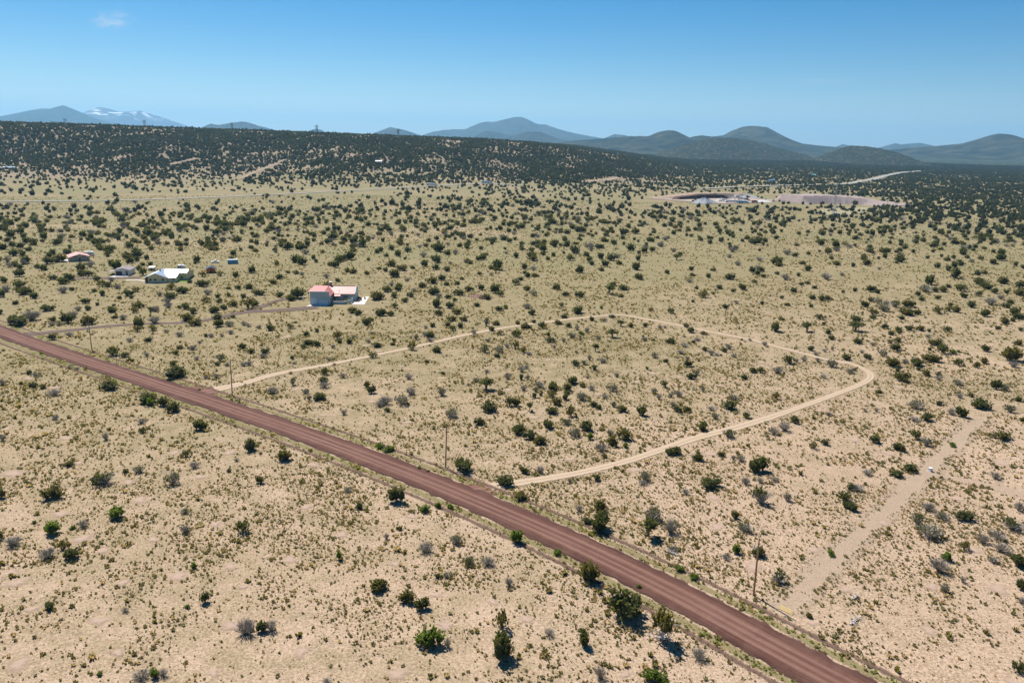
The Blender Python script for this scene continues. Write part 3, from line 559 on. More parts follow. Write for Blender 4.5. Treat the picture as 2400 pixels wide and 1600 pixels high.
DATA = {
'A': dict(J='160,95,190,95 155,105,50 497,52,70 815,85,130,90 478,225,75,75 1055,25,55 1272,115,110,115 1260,150,80 1405,140,95,60 1720,50,130,80 1797,95,110,75 1995,40,90 2005,105,100,75 2140,20,50 1892,195,40,40 1370,238,65,50 1652,305,65,40 1618,355,55,45 2225,300,70,60 2300,345,75,55 2000,460,55 1040,370,120,95 1148,385,95,60 1192,428,65,55 1590,455,65,50 1615,578,205,125 265,540,60,50 193,632,38,38 305,660,85,60 397,670,60,45 1000,690,170,110 1350,810,170,125 1495,840,105,105 1595,890,120,110 1312,1078,75,60 1843,1058,125,105 2300,1245,115,125 1705,1300,75,70 628,1385,90,60 1153,1443,65,50 885,1550,100,80 2100,1440,50,40',
  G='640,195,70 475,95,60 540,95,60 1135,40,80 1420,75,100,80 2240,90,60 2285,105,50 2120,170,70,50 1940,200,60 2040,195,45 1650,195,90,50 1525,155,45 1193,243,60 1833,255,45 1767,315,80,50 1810,408,55 2240,465,60 2290,460,70 2085,465,50 1350,375,60 1990,575,70,50 1890,580,50 25,640,55,70 500,740,125,70 640,490,40 712,500,45 510,960,75,50 1298,998,90,60 970,1145,50,80 1785,1405,95,75 25,1150,60,70 2175,1340,50',
  M='2110,100,95,65 2025,420,90,75 335,560,85,45 1270,1450,110,80 960,1562,190,140 1590,1558,140,140', B='1385,828,100,85 380,355,32', W='290,50,150,110'),
'B': dict(J='117,138,80,70 312,120,80,55 367,68,28 560,152,40,45 465,185,55,50 745,215,85,85 765,255,50,45 857,258,60,60 485,272,90,60 548,280,90,60 435,297,60,40 1258,272,45,40 1108,292,85,60 1600,200,95,60 1435,318,85,85 1660,340,95,65 85,345,90,50 337,402,45,45 1070,390,90,65 1567,433,48,42 630,543,70,75 615,610,90,60 578,782,135,90 1018,660,70,65 1065,718,80,80 1207,887,70,55 2245,725,65,38 2185,748,45,28 2215,382,60,45 2145,890,170,120 2330,835,80,100 2045,1005,90,80 250,1340,130,120 1903,1445,185,145 2290,1575,165,130 40,1540,80,85 1048,48,58,48 1790,52,85,52 1910,52,68,55 1758,98,60,50 1805,138,72,55 1880,112,55,60 1625,105,60,50 2205,88,65,60 2165,140,55,50 2248,180,70,50 1720,540,45,35',
  G='30,120,50 893,205,45 708,300,55,40 1035,250,55,40 1068,170,40 1560,190,80,55 1605,245,75,50 65,390,80,50 670,415,45 350,448,40 722,455,35 625,670,100,75 155,720,100,75 455,720,80,55 490,780,50,65 800,572,65,55 1405,585,75,60 1425,735,110,95 1190,825,130,95 1130,840,90,65 1950,645,35 2020,610,75,50 2125,240,45 2305,295,50,50 2120,525,50 2310,585,70,70 808,912,65,60 2003,168,60 1560,120,45',
  M='1470,220,50,65 340,640,50,95 1345,825,140,110 1710,740,95,95 2100,340,80,85 2235,340,85,75 1797,945,125,105 2115,95,55,100', B='1270,240,45,42 1140,1225,100,50 1220,1255,110,50 1500,1415,45,35 1580,1440,40,30', T='2115,690,155,125'),
'C': dict(J='52,80,48,50 200,68,48,40 130,118,90,60 272,118,90,70 420,82,60,60 480,22,65,35 735,48,58,48 918,20,60,35 520,108,48,50 1090,108,50,60 1220,102,48,45 40,195,105,70 338,192,40,50 355,248,90,60 30,305,75,78 103,342,75,65 583,463,85,70 760,500,52,58 83,590,42,65 1600,105,60,50 1645,158,70,65 1760,175,55,45 1297,232,35,30 1458,258,90,58 1670,252,40,35 1768,325,50,50 1950,335,50,50 1415,430,48,42 1615,470,75,65 1650,585,90,70 2208,525,70,65 2280,528,75,60 2132,585,65,55 1395,662,70,75 550,632,115,80 648,655,65,60 375,690,110,85 500,690,85,80 505,725,70,40 498,778,68,70 365,755,105,72 205,755,50,60 262,738,40,40 412,828,75,80 35,830,75,90 748,838,75,65 795,860,65,55 1000,888,100,70 1205,920,105,115 1517,888,90,75 1610,888,85,60 1995,868,130,110 2152,945,75,65 370,915,125,80 540,930,90,110 330,1040,105,95 680,1065,130,125 1755,1062,105,90 65,1100,125,125 160,1140,120,100 265,1188,115,90 1035,1150,145,115 920,1200,100,105 850,1305,55,50 1482,1290,140,80 1715,1335,105,85 1920,1298,75,62 2265,1450,175,155 113,1455,88,70 780,1520,75,75 1825,1600,200,120',
  G='598,132,50,50 690,150,60,50 1360,120,50 1405,115,40 792,215,45,45 472,240,45,45 625,228,42,40 155,365,55,40 388,298,45,35 590,345,40 713,410,50,65 835,435,70,60 90,520,75,70 130,490,60,45 145,585,50,55 105,690,65,60 960,565,55,50 693,578,45,35 1215,232,60,45 1705,235,65,40 1585,290,80,40 1550,352,75,45 1995,310,70,60 1830,365,60,60 1885,370,60,35 2040,385,55,50 2185,232,40 2320,275,55,45 1610,405,50,40 1695,545,60,55 1755,700,40,65 1350,770,55,60 1530,745,80,70 1460,750,50,50 255,670,90,80 730,688,75,55 855,760,75,45 1475,830,60,50 1830,872,80,45 820,1250,115,85 2035,1325,50,50 258,1455,80,85 1200,1565,90,60 2145,1555,80,80 2280,1540,70,60 530,1535,55,45',
  M='840,55,65,42 555,205,85,60 664,452,60,45 1310,388,75,60 1302,715,70,65 215,700,70,55 920,698,90,80 640,780,110,95 930,838,70,60 2035,780,90,65 1867,952,80,65 500,1005,110,70 570,1120,110,100 905,1100,70,65 1985,1122,115,90 2100,1340,75,70 1225,1528,115,110', B='632,175,50,40 1242,495,35,35 715,1140,68,70 1045,1215,65,60', T='1002,98,68,62 920,205,95,85 765,332,60,80 163,880,55,120'),
'D': dict(J='125,42,62,35 470,35,95,45 62,148,110,95 808,50,110,60 965,28,70,35 1225,35,60,45 510,85,45,35 555,168,55,48 580,222,65,50 1072,120,65,55 1310,135,80,55 1390,138,80,58 1478,150,38,38 1650,150,75,58 1197,148,65,55 1130,178,62,48 1205,165,50 1185,243,72,52 1162,322,105,70 820,258,85,65 870,220,30 2175,75,85,65 2300,35,100,70 2115,125,65,35 2320,140,45,40 2290,270,75,60 1550,280,125,75 1600,350,120,95 1485,318,38,35 1985,330,85,75 2225,420,165,155 1490,425,150,85 1345,460,130,90 1748,460,95,70 1918,480,68,60 1985,440,80,65 1135,470,120,95 1190,510,55,45 915,400,80,58 402,325,70,55 190,445,115,85 718,408,85,70 795,505,35,35 1450,555,75,65 1385,505,50,40 1230,610,125,105 1018,712,52,48 1860,745,52,55 2095,680,90,100 2295,788,72,55 1570,825,75,55 1960,862,170,120 1775,935,115,105 1458,972,130,100 68,772,95,75 245,992,95,90 980,1178,100,90 522,1192,80,72 415,1230,88,75 1200,1245,110,85 1355,1138,95,95 2130,1140,150,90 2335,975,60,50 1305,1445,120,100 1178,1490,125,85 2095,1405,45,40 298,1465,50,45 760,1600,100,70',
  G='965,278,55,45 655,238,40,30 1470,205,60,45 1260,440,65,50 862,345,50,40 440,365,55,40 520,335,45,38 590,320,40,35 260,430,50,45 330,420,60,55 455,425,45,50 85,535,110,80 755,535,100,45 510,575,60,45 1562,590,60,50 1757,758,75,60 1690,915,90,75 1345,975,90,55 890,885,35,40 995,885,50,50 555,920,60,45 150,1065,100,105 50,1095,95,85 910,1470,100,70 2085,1505,100,80 60,1530,80,55',
  M='1125,258,55,40 1055,375,90,80 585,475,105,90 1560,560,65,60 1737,640,90,65 2180,695,90,75 2220,890,105,85 1355,860,130,100 1450,1200,100,100', B='1690,350,60,50 1750,340,40,30 1690,1205,80,45', T='357,150,105,95 803,148,140,100'),
'E': dict(J='15,95,70,100 430,110,145,130 5,425,45,90 512,505,95,80 578,600,130,110 275,298,35,30 1940,380,125,110 393,990,80,75 1640,940,90,120', G='665,335,90,75 110,490,160,85 385,590,140,105 1478,380,75,80 1000,1010,65,50 1960,1205,170,150 1300,1530,90,80 1130,1568,150,90', M='1475,225,70,50', B='935,260,145,110 415,395,140,130 580,345,45,38 1235,1540,80,90 1550,660,60,60 1500,975,45,40 800,1510,50,40'),
'F': dict(J='1120,140,130,150 827,185,60,65 985,845,145,110 1215,945,130,115 1330,1000,125,110 1450,735,50,45 45,1170,100,115 1960,1160,140,170 1960,1400,200,240 1145,350,50,45', G='1360,540,125,100 1850,645,120,85 1042,425,45,60 120,1165,90,110 1530,1290,60,90 2020,800,70,80 570,1590,90,60', M='735,50,70,50 1595,470,110,90 1700,635,105,85 1530,735,75,55', B='1345,215,110,70 1455,175,55,60 1550,180,60,45 665,590,55,115 1395,1300,220,190'),
'G': dict(J='80,120,105,80 703,210,100,110 710,375,190,170 590,310,100,60 1775,260,65,75 1980,580,120,100 605,775,155,185 850,1075,310,270 575,1285,110,140', G='1265,385,120,140 535,205,65,65 1390,70,70,55 1280,530,90,45 1710,590,80,40 300,1205,95,75 1490,1405,140,110 705,1545,110,110', M='1125,290,150,140 1990,150,150,160 1860,370,130,85', B='50,465,120,130 1788,540,80,85 1140,1590,170,130 1340,690,90,50 1450,750,90,60 1015,820,40,45 365,550,80,50', T='1088,420,145,175', D='1200,1260,190,320'),
'H': dict(J='600,130,115,95 655,198,120,60 1565,285,170,100 1565,515,85,80 1990,660,150,130 2020,840,80,110 2000,1500,130,110 325,1050,50,55', G='645,140,70,40 705,45,110,60 1275,200,110,80 2000,200,80,90 1715,460,90,90 1830,430,130,80 1860,535,140,95 1365,695,150,140 1555,770,50,60 2030,940,60,60', M='150,120,70,80 1190,310,100,110 1285,430,190,140 1395,275,110,75 1960,360,170,105 1795,615,90,65 1410,850,70,75 90,790,140,110', B='1425,600,95,85 500,560,80,50'),
'P': dict(J='135,585,75 120,660,90,60 175,710,100,65 110,775,45 315,825,95,55 500,680,40 435,635,90,60 370,605,50 480,610,70 560,580,60 610,580,60 665,612,55 705,655,65 752,655,55 650,688,40 705,715,55 875,720,80,55 905,735,30 945,690,50 820,740,40 1175,735,90,55 1180,675,70 1255,700,85,60 985,575,60,60 1310,628,35 1375,650,60 1400,655,80,55 1500,730,45 1425,765,60 1515,765,50 1575,670,35 1575,720,40 1640,670,45 1710,670,60 1675,730,45 1785,712,85,45 1925,725,60 2005,750,70 2050,740,110,90 1710,805,100,85 1755,785,60 1605,790,60 1540,810,55 1475,835,75,55 1330,840,70 1270,810,60 1275,785,40 925,835,60 960,800,80,50 770,830,75,45 590,770,55 605,815,50 785,790,30 670,782,35 1035,825,50 1235,800,30 1395,585,55 1520,580,50 1885,635,50 1925,600,55 1985,560,35 2040,565,45 400,485,100,65 30,625,60 205,408,50 325,500,80 745,440,55,50 130,690,50 2330,620,40', G='45,690,70 770,618,50 808,668,50 1430,710,60 1155,770,60 1100,720,50 1070,825,60 1160,800,60 500,870,90,60 2080,575,40 540,820,50'),
'Q': dict(J='620,630,75,55 560,660,60 690,610,65 725,645,40 800,640,40 830,605,35 340,515,75,55 420,545,65 490,530,40 305,550,45 260,535,35 250,745,100,65 365,730,60 390,685,50 435,760,50 475,725,50 320,690,65 635,710,85,60 735,735,45 810,715,90,55 870,685,55 905,675,25 1060,700,65,75 1095,720,60 990,740,75,45 950,570,40 1260,565,35 1235,610,40 1200,640,60 1335,585,45 1275,680,50 1545,720,55 1640,725,60 1870,650,50 1925,725,40 2050,605,65 1790,545,45 2245,565,45 1710,480,50 1575,475,60 1425,470,40 1310,415,50 1315,475,60 1630,840,85,60 2270,838,55 2135,820,40 745,805,70 790,845,60 670,850,60 270,855,75 340,855,55 365,800,50 70,835,60 115,850,60 935,790,45 1085,820,50 1320,850,60 35,760,45', G='670,730,55 345,650,45 500,690,40', M='1325,715,60 1275,805,60 1515,790,45', B='1790,805,30 780,755,40 1130,805,45', T='1065,560,50,42 1845,705,80,70 2310,470,55,45'),
'R': dict(J='325,605,80,50 410,675,60 250,668,45 345,690,40 140,730,85,55 210,705,30 55,540,45 210,545,40 65,580,40 495,625,40 560,590,40 650,570,35 95,670,30 70,760,30 290,805,50 545,775,35 720,785,40 680,735,35 765,690,50 815,645,40 860,635,35 910,668,35 895,740,50 955,750,60 1000,745,45 885,795,35 1105,695,30 1185,685,40 1255,795,60 1295,690,65 1340,700,50 1295,755,45 1550,795,80 1550,850,100,60 1620,845,55 1760,840,85,55 1830,825,60 1885,830,60 1740,690,55 1795,690,60 1830,660,40 1915,685,90,55 1925,730,60 1755,740,45 1645,750,45 2040,720,60 2090,670,90,50 2050,640,95,60 2150,700,60 2210,635,70 2230,700,45 2320,665,85,65 2320,715,90,45 2230,800,55 2085,860,70 2300,850,80 2255,770,45 1310,850,70 1000,430,60 825,500,45 1270,505,60', G='45,625,40 370,770,40 1400,780,50 2190,740,50 2120,780,75,65', M='1345,770,60 1385,825,80 1460,795,70 1670,690,90,60'),
}
loop_poly = np.array(track)
def inside(px, py, poly):
    c = False; n = len(poly); j = n - 1
    for i in range(n):
        if (poly[i][1] > py) != (poly[j][1] > py) and px < (poly[j][0]-poly[i][0]) * (py-poly[i][1]) / (poly[j][1]-poly[i][1]) + poly[i][0]: c = not c
        j = i
    return c
rd = np.array(road)
def road_side(x, y):                      # signed distance: positive on the houses' side
    best = (1e9, 0)
    for a, b in zip(rd[:-1], rd[1:]):
        ab = b - a; t = np.clip(((x-a[0])*ab[0] + (y-a[1])*ab[1]) / (ab @ ab), 0, 1); q = a + ab * t; d = math.hypot(x-q[0], y-q[1])
        if d < best[0]: best = (d, d * np.sign(ab[0]*(y-a[1]) - ab[1]*(x-a[0])))
    return best[1]
def zone(x, y):
    if road_side(x, y) < 0: return 'across the red road'
    if inside(x, y, loop_poly): return 'inside the dirt track loop'
    if x / y < -0.02 and y < 620: return 'between the loop and the houses'
    return 'on the range beyond the loop'
plants = []
for rk, kinds in DATA.items():
    ox, oy, sx = RG[rk]
    for kd, s in kinds.items():
        for q in s.split():
            v = [float(x) for x in q.split(',')]; cx, by, w = v[:3]; hp = v[3] if len(v) > 3 else w * 0.78
            x, y = ox + cx * sx, oy + by * sx; wp, hpx = w * sx, hp * sx
            d = ray(x, y); sinp = -d[2] / np.linalg.norm(d)
            p = g(x, y - 0.38 * wp * sinp); mp = (np.array(p) - (0, 0, CAM_H)) @ fw / F          # metres per photo pixel there
            W = wp * mp; Hh = (hpx * mp - 0.45 * W * sinp) / math.sqrt(1 - sinp**2)
            plants.append(dict(k=kd, p=p, w=W * 1.12, h=min(max(Hh, 0.5 * W), 1.6 * W), px=wp, id=(rk, cx)))
SPECIAL = {('G', 850.): 'largest dark green juniper with a wide shadow beside the red cinder road',
 ('G', 605.): 'rounded olive juniper at the foot of the windrow beside the red cinder road',
 ('G', 50.): 'bright leaf-green round bush at the very edge of the red cinder road',
 ('F', 1395.): 'broad fresh green bush with grey bare twigs at its foot', ('A', 1385.): 'bright yellow-green bush wedged among dark junipers beside the red road',
 ('B', 2115.): 'small umbrella-shaped juniper tree on a clear trunk casting its own shadow', ('C', 163.): 'thin sapling-like juniper with a small crown on a bare trunk',
 ('B', 1903.): 'dense dark juniper standing beside a bare utility pole near the red road', ('B', 2290.): 'dense juniper at the corner where the dirt track meets the red road',
 ('A', 1615.): 'wide dark juniper alone above the red road near the driveway', ('F', 1960.): 'tall dark juniper of a close pair with long ragged shadows',
 ('A', 290.): 'bare grey dead tree with a spreading crown near the driveway turn-off', ('G', 1088.): 'round-headed olive juniper tree standing clear of its own shadow',
 ('D', 2225.): 'big two-tiered green juniper on bare brown ground', ('G', 1200.): 'half dead juniper with white bare limbs and roots beside the red road',
 ('E', 1960.): 'large bare silver-grey bush on a pale trampled patch'}
def link(o, parent=None):
    COL.objects.link(o)
    if parent: o.parent = parent
    return o
def plant(d, name, label, cat, group, parts):
    w, h = d['w'], d['h']; rz = rng.uniform(0, 6.283)
    if len(parts) == 1:
        o = link(bpy.data.objects.new(name, parts[0][1])); root = o
    else:
        root = empty(name, (0, 0, 0))
        for pn, me in parts: link(bpy.data.objects.new(pn, me), root)
    root.location = d['p']; root.rotation_euler = (0, 0, rz); root.scale = (w, w * rng.uniform(0.88, 1.05), h / d.get('hn', 0.85))
    lab = SPECIAL.get(d['id']) if (d['k'] in 'JTBWD' or d['id'] == ('E', 1960.)) else None
    tag(root, lab or label, cat, group); return root
PX = np.array([(d['p'].x, d['p'].y) for d in plants]); PW = np.array([d['w'] for d in plants])
trk_l = np.array([(q.x, q.y) for q in smooth_line(track, 2)]); drv_l = np.array([(q.x, q.y) for q in smooth_line(M1p((150,985),(480,955),(900,915),(1300,900),(1560,855),(1850,822),(2180,797)), 2)])
MARKS = [(g0(790, 712), 24, 'close to the red-roofed house'), (g0(375, 660), 26, 'close to the cream house'), (g0(287, 646), 22, 'close to the beige garage'), (g0(185, 613), 24, 'close to the tan house'), (g0(495, 641), 16, 'close to the orange-brown shed'), (g0(1127, 695), 14, 'beside the dark cinder pad'),
         (g0(1766, 1395), 11, 'near the pole with yellow boards'), (g0(544, 926), 16, 'near the plain utility pole'), (g0(1044, 1095), 14, 'near the roadside utility pole'), (g0(215, 817), 18, 'near the transformer pole'), (g0(2180, 1104), 16, 'near the white utility box'), (g0(2003, 1456), 14, 'near the bleached fallen tree')]
WHAT = {'J': 'a juniper', 'M': 'a half-bare shrub', 'G': 'a leafless shrub', 'B': 'a green bush', 'T': 'a juniper', 'W': 'a dead tree', 'D': 'a dying juniper'}
def describe(i, d, noun):
    # size, what grows against it, what it stands by: only what can be seen
    x, y, w = d['p'].x, d['p'].y, d['w']; z = zone(x, y)
    size = 'tiny' if w < 1.7 else 'small' if w < 2.8 else 'middling' if w < 4.2 else 'broad' if w < 6 else 'very broad'
    if d['h'] > 1.05 * w: size += ' upright'
    dd = np.hypot(PX[:, 0] - x, PX[:, 1] - y) - PW * 0.5 - w * 0.5; dd[i] = 1e9; order = np.argsort(dd)[:3]; tch = [plants[k]['k'] for k in order if dd[k] < 0.6]
    if len(tch) > 1: rel = 'clumped with ' + WHAT[tch[0]]
    elif tch: rel = 'against ' + WHAT[tch[0]]
    elif dd[order[0]] > 7: rel = 'alone'
    else: rel = 'near ' + WHAT[plants[order[0]]['k']]
    rs = abs(road_side(x, y)); td = np.hypot(*(trk_l - (x, y)).T).min(); vd = np.hypot(*(drv_l - (x, y)).T).min(); place = None
    for (mx, my), r_, s in MARKS:
        if math.hypot(mx - x, my - y) < r_: place = s
    if place is None: place = ("at the red road's edge" if rs < 12 and z != 'across the red road' else "at the road, opposite the loop" if rs < 12 else 'by the track, ' + ('within its loop' if z.startswith('inside') else 'outside its loop') if td < 5.5 else 'beside the driveway' if vd < 8 else z)
    return f'{size} {noun} {rel}, {place}', place
IDX = {id(d): i for i, d in enumerate(plants)}
jun = sorted([d for d in plants if d['k'] == 'J'], key=lambda d: -d['px'])
ind, rest = jun[:298], jun[298:]
def grow(ds, name, noun, cat, group, pick):
    for i, d in enumerate(ds):
        col, parts, d['hn'] = pick(i, d); lb, pc = describe(IDX[id(d)], d, col + noun); plant(d, name, lb, cat, group + ' ' + pc, parts)
def pj(i, d):
    k = rng.randrange(9)
    if d['id'] == ('G', 605.): k = 0
    if d['id'] == ('G', 850.): k = 4
    return ('olive green ' if k in (0, 3, 8) else 'dark green '), [('crown', JC[k]), ('trunk', JT[i % 3])], JH[k]
grow(ind, 'juniper_shrub', 'juniper', 'shrub', 'junipers', pj)
grow([d for d in plants if d['k'] == 'T'], 'juniper_tree', 'juniper tree with bare trunk', 'tree', 'trunked junipers', lambda i, d: ('', [('crown', TC[i % 2]), ('trunk', TT[i % 2])], 1.0))
grow([d for d in plants if d['k'] == 'M'], 'half_bare_shrub', 'half-bare shrub', 'shrub', 'half bare shrubs', lambda i, d: (['grey-green ', 'dark green ', 'grey-green '][i % 3], [('crown', MC[i % 3]), ('dead_branches', MD[i % 3])], 0.75))
grow([d for d in plants if d['k'] == 'G'], 'bare_shrub', 'leafless grey shrub', 'shrub', 'leafless shrubs', lambda i, d: ('', [('twigs', GT[i % 4])], [0.62, 0.7, 0.55, 0.8][i % 4]))
grow([d for d in plants if d['k'] == 'B'], 'green_bush', 'light green bush', 'bush', 'light green bushes', lambda i, d: ('', [('crown', BC[i % 3]), ('trunk', JT[i % 3])], 0.85))
for d in [d for d in plants if d['k'] == 'W']:
    d['hn'] = 1.0
    me1 = twig_mesh('crown', 201, 70, 1.0, 0.5, TWIG, 0.009, 5)
    plant(d, 'dead_tree', '', 'tree', None, [('branches', me1), ('trunk', trunk_mesh('trunk', 202, 0.9, TWIG, 0.1, 5, 0.04))])
for d in [d for d in plants if d['k'] == 'D']:                       # the half-dead juniper: green head on white limbs and exposed roots
    d['hn'] = 1.0; d['h'] = d['w'] * 1.25
    b = MB(); r = random.Random(5)
    b.tube([(0,0,-.03),(.02,.0,.25),(-.03,.03,.5),(0,.05,.8)], [.06,.05,.04,.015], 7)
    for k in range(9):
        a = r.uniform(0, 6.28); l = r.uniform(.3, .62); z0 = r.uniform(.12, .5)
        q = Vector((math.cos(a)*l*.5, math.sin(a)*l*.5, z0+.08)); e = Vector((math.cos(a+.3)*l, math.sin(a+.3)*l, z0 + r.uniform(-.12,.22)))
        b.tube([(0,0,z0), q, e], [.028,.02,.006], 5)
        for m_ in range(4): b.tube([q.lerp(e, .4 + .15*m_), e + Vector((r.gauss(0,.1), r.gauss(0,.1), r.gauss(.02,.07)))], [.011,.003], 4)
    for k in range(7):
        a = r.uniform(0, 6.28); l = r.uniform(.2,.45); b.tube([(0,0,.06), (math.cos(a)*l*.5, math.sin(a)*l*.5, .05), (math.cos(a+.4)*l, math.sin(a+.4)*l, .0)], [.03,.02,.006], 5)
    lm = bpy.data.meshes.new('dead_limbs'); lm.from_pydata(b.v, [], b.f); lm.materials.append(plain('bleached_limb', (0.55, 0.5, 0.46), 0.85, var=0.2))
    plant(d, 'half_dead_juniper', '', 'tree', None, [('crown', crown_mesh('crown', 210, 90, 13, 0.05, 1.0, L_OLI, 0.28, True, 0.9, 0.8)), ('dead_limbs', lm)])

# ------------------------------------------------------------------ stuff: everything too many to count
def scatter(name, pts, scl, idx, protos, col=None):
    # points carry scale, turn and kind; the node tree sets a plant on each
    n = len(pts); me = bpy.data.meshes.new(name); me.vertices.add(n); me.vertices.foreach_set('co', np.asarray(pts, np.float32).ravel())
    def at(nm, ty, arr, key):
        a_ = me.attributes.new(nm, ty, 'POINT'); a_.data.foreach_set(key, np.asarray(arr).ravel())
    at('scl', 'FLOAT_VECTOR', np.asarray(scl, np.float32), 'vector'); at('idx', 'INT', np.asarray(idx, np.int32), 'value')
    at('turn', 'FLOAT_VECTOR', np.stack([nrng.normal(0, .05, n), nrng.normal(0, .05, n), nrng.uniform(0, 6.283, n)], -1).astype(np.float32), 'vector')
    o = bpy.data.objects.new(name, me); COL.objects.link(o)
    ng = bpy.data.node_groups.new(name + '_nodes', 'GeometryNodeTree')
    ng.interface.new_socket('Geometry', in_out='INPUT', socket_type='NodeSocketGeometry'); ng.interface.new_socket('Geometry', in_out='OUTPUT', socket_type='NodeSocketGeometry')
    N = ng.nodes.new; gi, go = N('NodeGroupInput'), N('NodeGroupOutput')
    m2p = N('GeometryNodeMeshToPoints'); ip = N('GeometryNodeInstanceOnPoints'); g2i = N('GeometryNodeGeometryToInstance')
    for pr in reversed(protos):
        oi = N('GeometryNodeObjectInfo'); oi.inputs['Object'].default_value = pr; oi.inputs['As Instance'].default_value = True; ng.links.new(oi.outputs['Geometry'], g2i.inputs[0])
    jn = N('GeometryNodeJoinGeometry')
    ng.nodes.remove(g2i)
    for pr in reversed(protos):
        oi = N('GeometryNodeObjectInfo'); oi.inputs['Object'].default_value = pr; oi.inputs['As Instance'].default_value = True; ng.links.new(oi.outputs['Geometry'], jn.inputs[0])
    def na(nm, ty):
        a_ = N('GeometryNodeInputNamedAttribute'); a_.data_type = ty; a_.inputs['Name'].default_value = nm; return a_.outputs['Attribute']
    ng.links.new(gi.outputs[0], m2p.inputs[0]); ng.links.new(m2p.outputs[0], ip.inputs['Points']); ng.links.new(jn.outputs[0], ip.inputs['Instance'])
    ip.inputs['Pick Instance'].default_value = True; ng.links.new(na('idx', 'INT'), ip.inputs['Instance Index'])
    e2r = N('FunctionNodeEulerToRotation'); ng.links.new(na('turn', 'FLOAT_VECTOR'), e2r.inputs[0]); ng.links.new(e2r.outputs[0], ip.inputs['Rotation'])
    ng.links.new(na('scl', 'FLOAT_VECTOR'), ip.inputs['Scale']); ng.links.new(ip.outputs[0], go.inputs[0])
    md = o.modifiers.new('scatter', 'NODES'); md.node_group = ng; return tag(o, kind='stuff')
def proto(me): return bpy.data.objects.new(me.name, me)                # geometry only, never linked to the scene
far_c = [proto(crown_mesh('crown', 300 + i, 34, 5, 0.12, [0.8, 0.95, 0.7, 0.85, 0.9][i], [L_SHADE, L_SHADE, L_JUN, L_SHADE, L_SHADE][i], 0.0, True, 0.4, 1.15)) for i in range(5)]
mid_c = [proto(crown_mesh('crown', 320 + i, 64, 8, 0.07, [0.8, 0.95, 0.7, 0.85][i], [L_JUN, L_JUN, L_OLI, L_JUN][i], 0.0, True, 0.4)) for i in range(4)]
gry_c = [proto(GT[0]), proto(GT[1]), proto(MC[0])]

# share of the view the trees cover, read off the photograph on a coarse grid of 12 columns; rows are heights in the picture
ROWS = [340, 360, 385, 405, 425, 440, 455, 470, 485, 500, 520, 545, 575, 610, 650, 700]
COVER = np.array([
 [90,90,90,90,90,90,90,90,97,97,97,97], [80,82,80,82,84,82,82,90,96,96,96,95], [72,75,72,78,80,80,82,94,93,90,92,94], [40,50,55,66,72,76,84,90,84,80,86,92],
 [20,24,34,40,45,60,72,66,60,72,84,88], [17,20,22,16,18,24,36,48,42,62,84,86], [7,7,8,6,10,14,20,24,16,34,78,82], [5,5,5,8,16,24,20,18,12,42,70,76],
 [28,22,16,22,36,46,38,30,26,44,58,70], [36,40,34,50,50,46,42,34,34,44,66,66], [46,52,50,48,44,40,40,32,30,36,46,58], [44,46,42,40,36,34,36,26,25,30,34,46],
 [36,36,34,34,32,28,24,18,18,22,28,34], [22,20,20,20,18,18,12,8,9,12,16,22], [8,6,8,9,8,8,5,3,4,5,6,8], [2,2,2,2,2,2,1,1,1,1,1,2]], float) / 100
def cover(px, py):
    fx = np.clip(px / 200 - 0.5, 0, 10.999); ix = fx.astype(int); fx = fx - ix
    ry = np.interp(py, ROWS, np.arange(len(ROWS))); iy = np.clip(ry.astype(int), 0, len(ROWS) - 2); fy = np.clip(ry - iy, 0, 1)
    return (COVER[iy, ix]*(1-fx) + COVER[iy, ix+1]*fx)*(1-fy) + (COVER[iy+1, ix]*(1-fx) + COVER[iy+1, ix+1]*fx)*fy
keep_out = []                                             # (x, y, radius) kept clear: roads, houses, clearings
for line, r_, st in ((road, ROADW/2 + 5, 4), (track, 3.2, 2)): keep_out += [(p.x, p.y, r_) for p in smooth_line(line, st)]
def keep_line(pts, r_, st): keep_out.extend((p.x, p.y, r_) for p in smooth_line(pts, st))
keep_line([g0(*p) for p in hw], 16, 10); keep_line([g0(*p) for p in hw2], 16, 10)
keep_line(M1p((150,985),(480,955),(900,915),(1300,900),(1560,855),(1850,822),(2180,797)), 4, 3)
for box, r_ in (((725, 700, 850, 716), 9), ((160, 612, 210, 614), 9), ((266, 640, 310, 652), 8), ((335, 640, 440, 665), 9), ((480, 638, 508, 641), 5), ((195,592,218,600),5), ((530,615,556,620),5)):
    a_, b_ = g0(box[0], box[1]), g0(box[2], box[1]); c_, d_ = g0(box[0], box[3]), g0(box[2], box[3])
    for u in np.linspace(0, 1, 7):
        for v in np.linspace(0, 1, 4):
            q_ = [(a_[k]*(1-u)+b_[k]*u)*(1-v) + (c_[k]*(1-u)+d_[k]*u)*v for k in (0, 1)]; keep_out.append((*q_, r_))
for s_, r_ in (([(1180,548),(1230,535),(1290,522),(1360,505)], 12), ([(1640,650),(1740,612),(1830,575),(1900,545),(1960,515)], 12)):
    keep_line([on_terrain(x * S8, 200 + y * S8) for x, y in s_], r_ * 0.6, 8)
keep_line([on_terrain(800 + x * S8, 200 + y * S8) for x, y in ((1690,668),(1760,660),(1850,650),(1920,640))], 13, 8)
for (xa, xb, ya, yb) in ((1500, 1850, 456, 481), (1846, 2110, 462, 480), (1890, 2010, 482, 506)):         # quarry floor, spoil bank, mast clearing
    for u in np.linspace(xa, xb, 26):
        for v in np.linspace(ya, yb, 4): keep_out.append((*g0(u, v), 16 if yb < 490 else 11))
KO = np.array(keep_out)
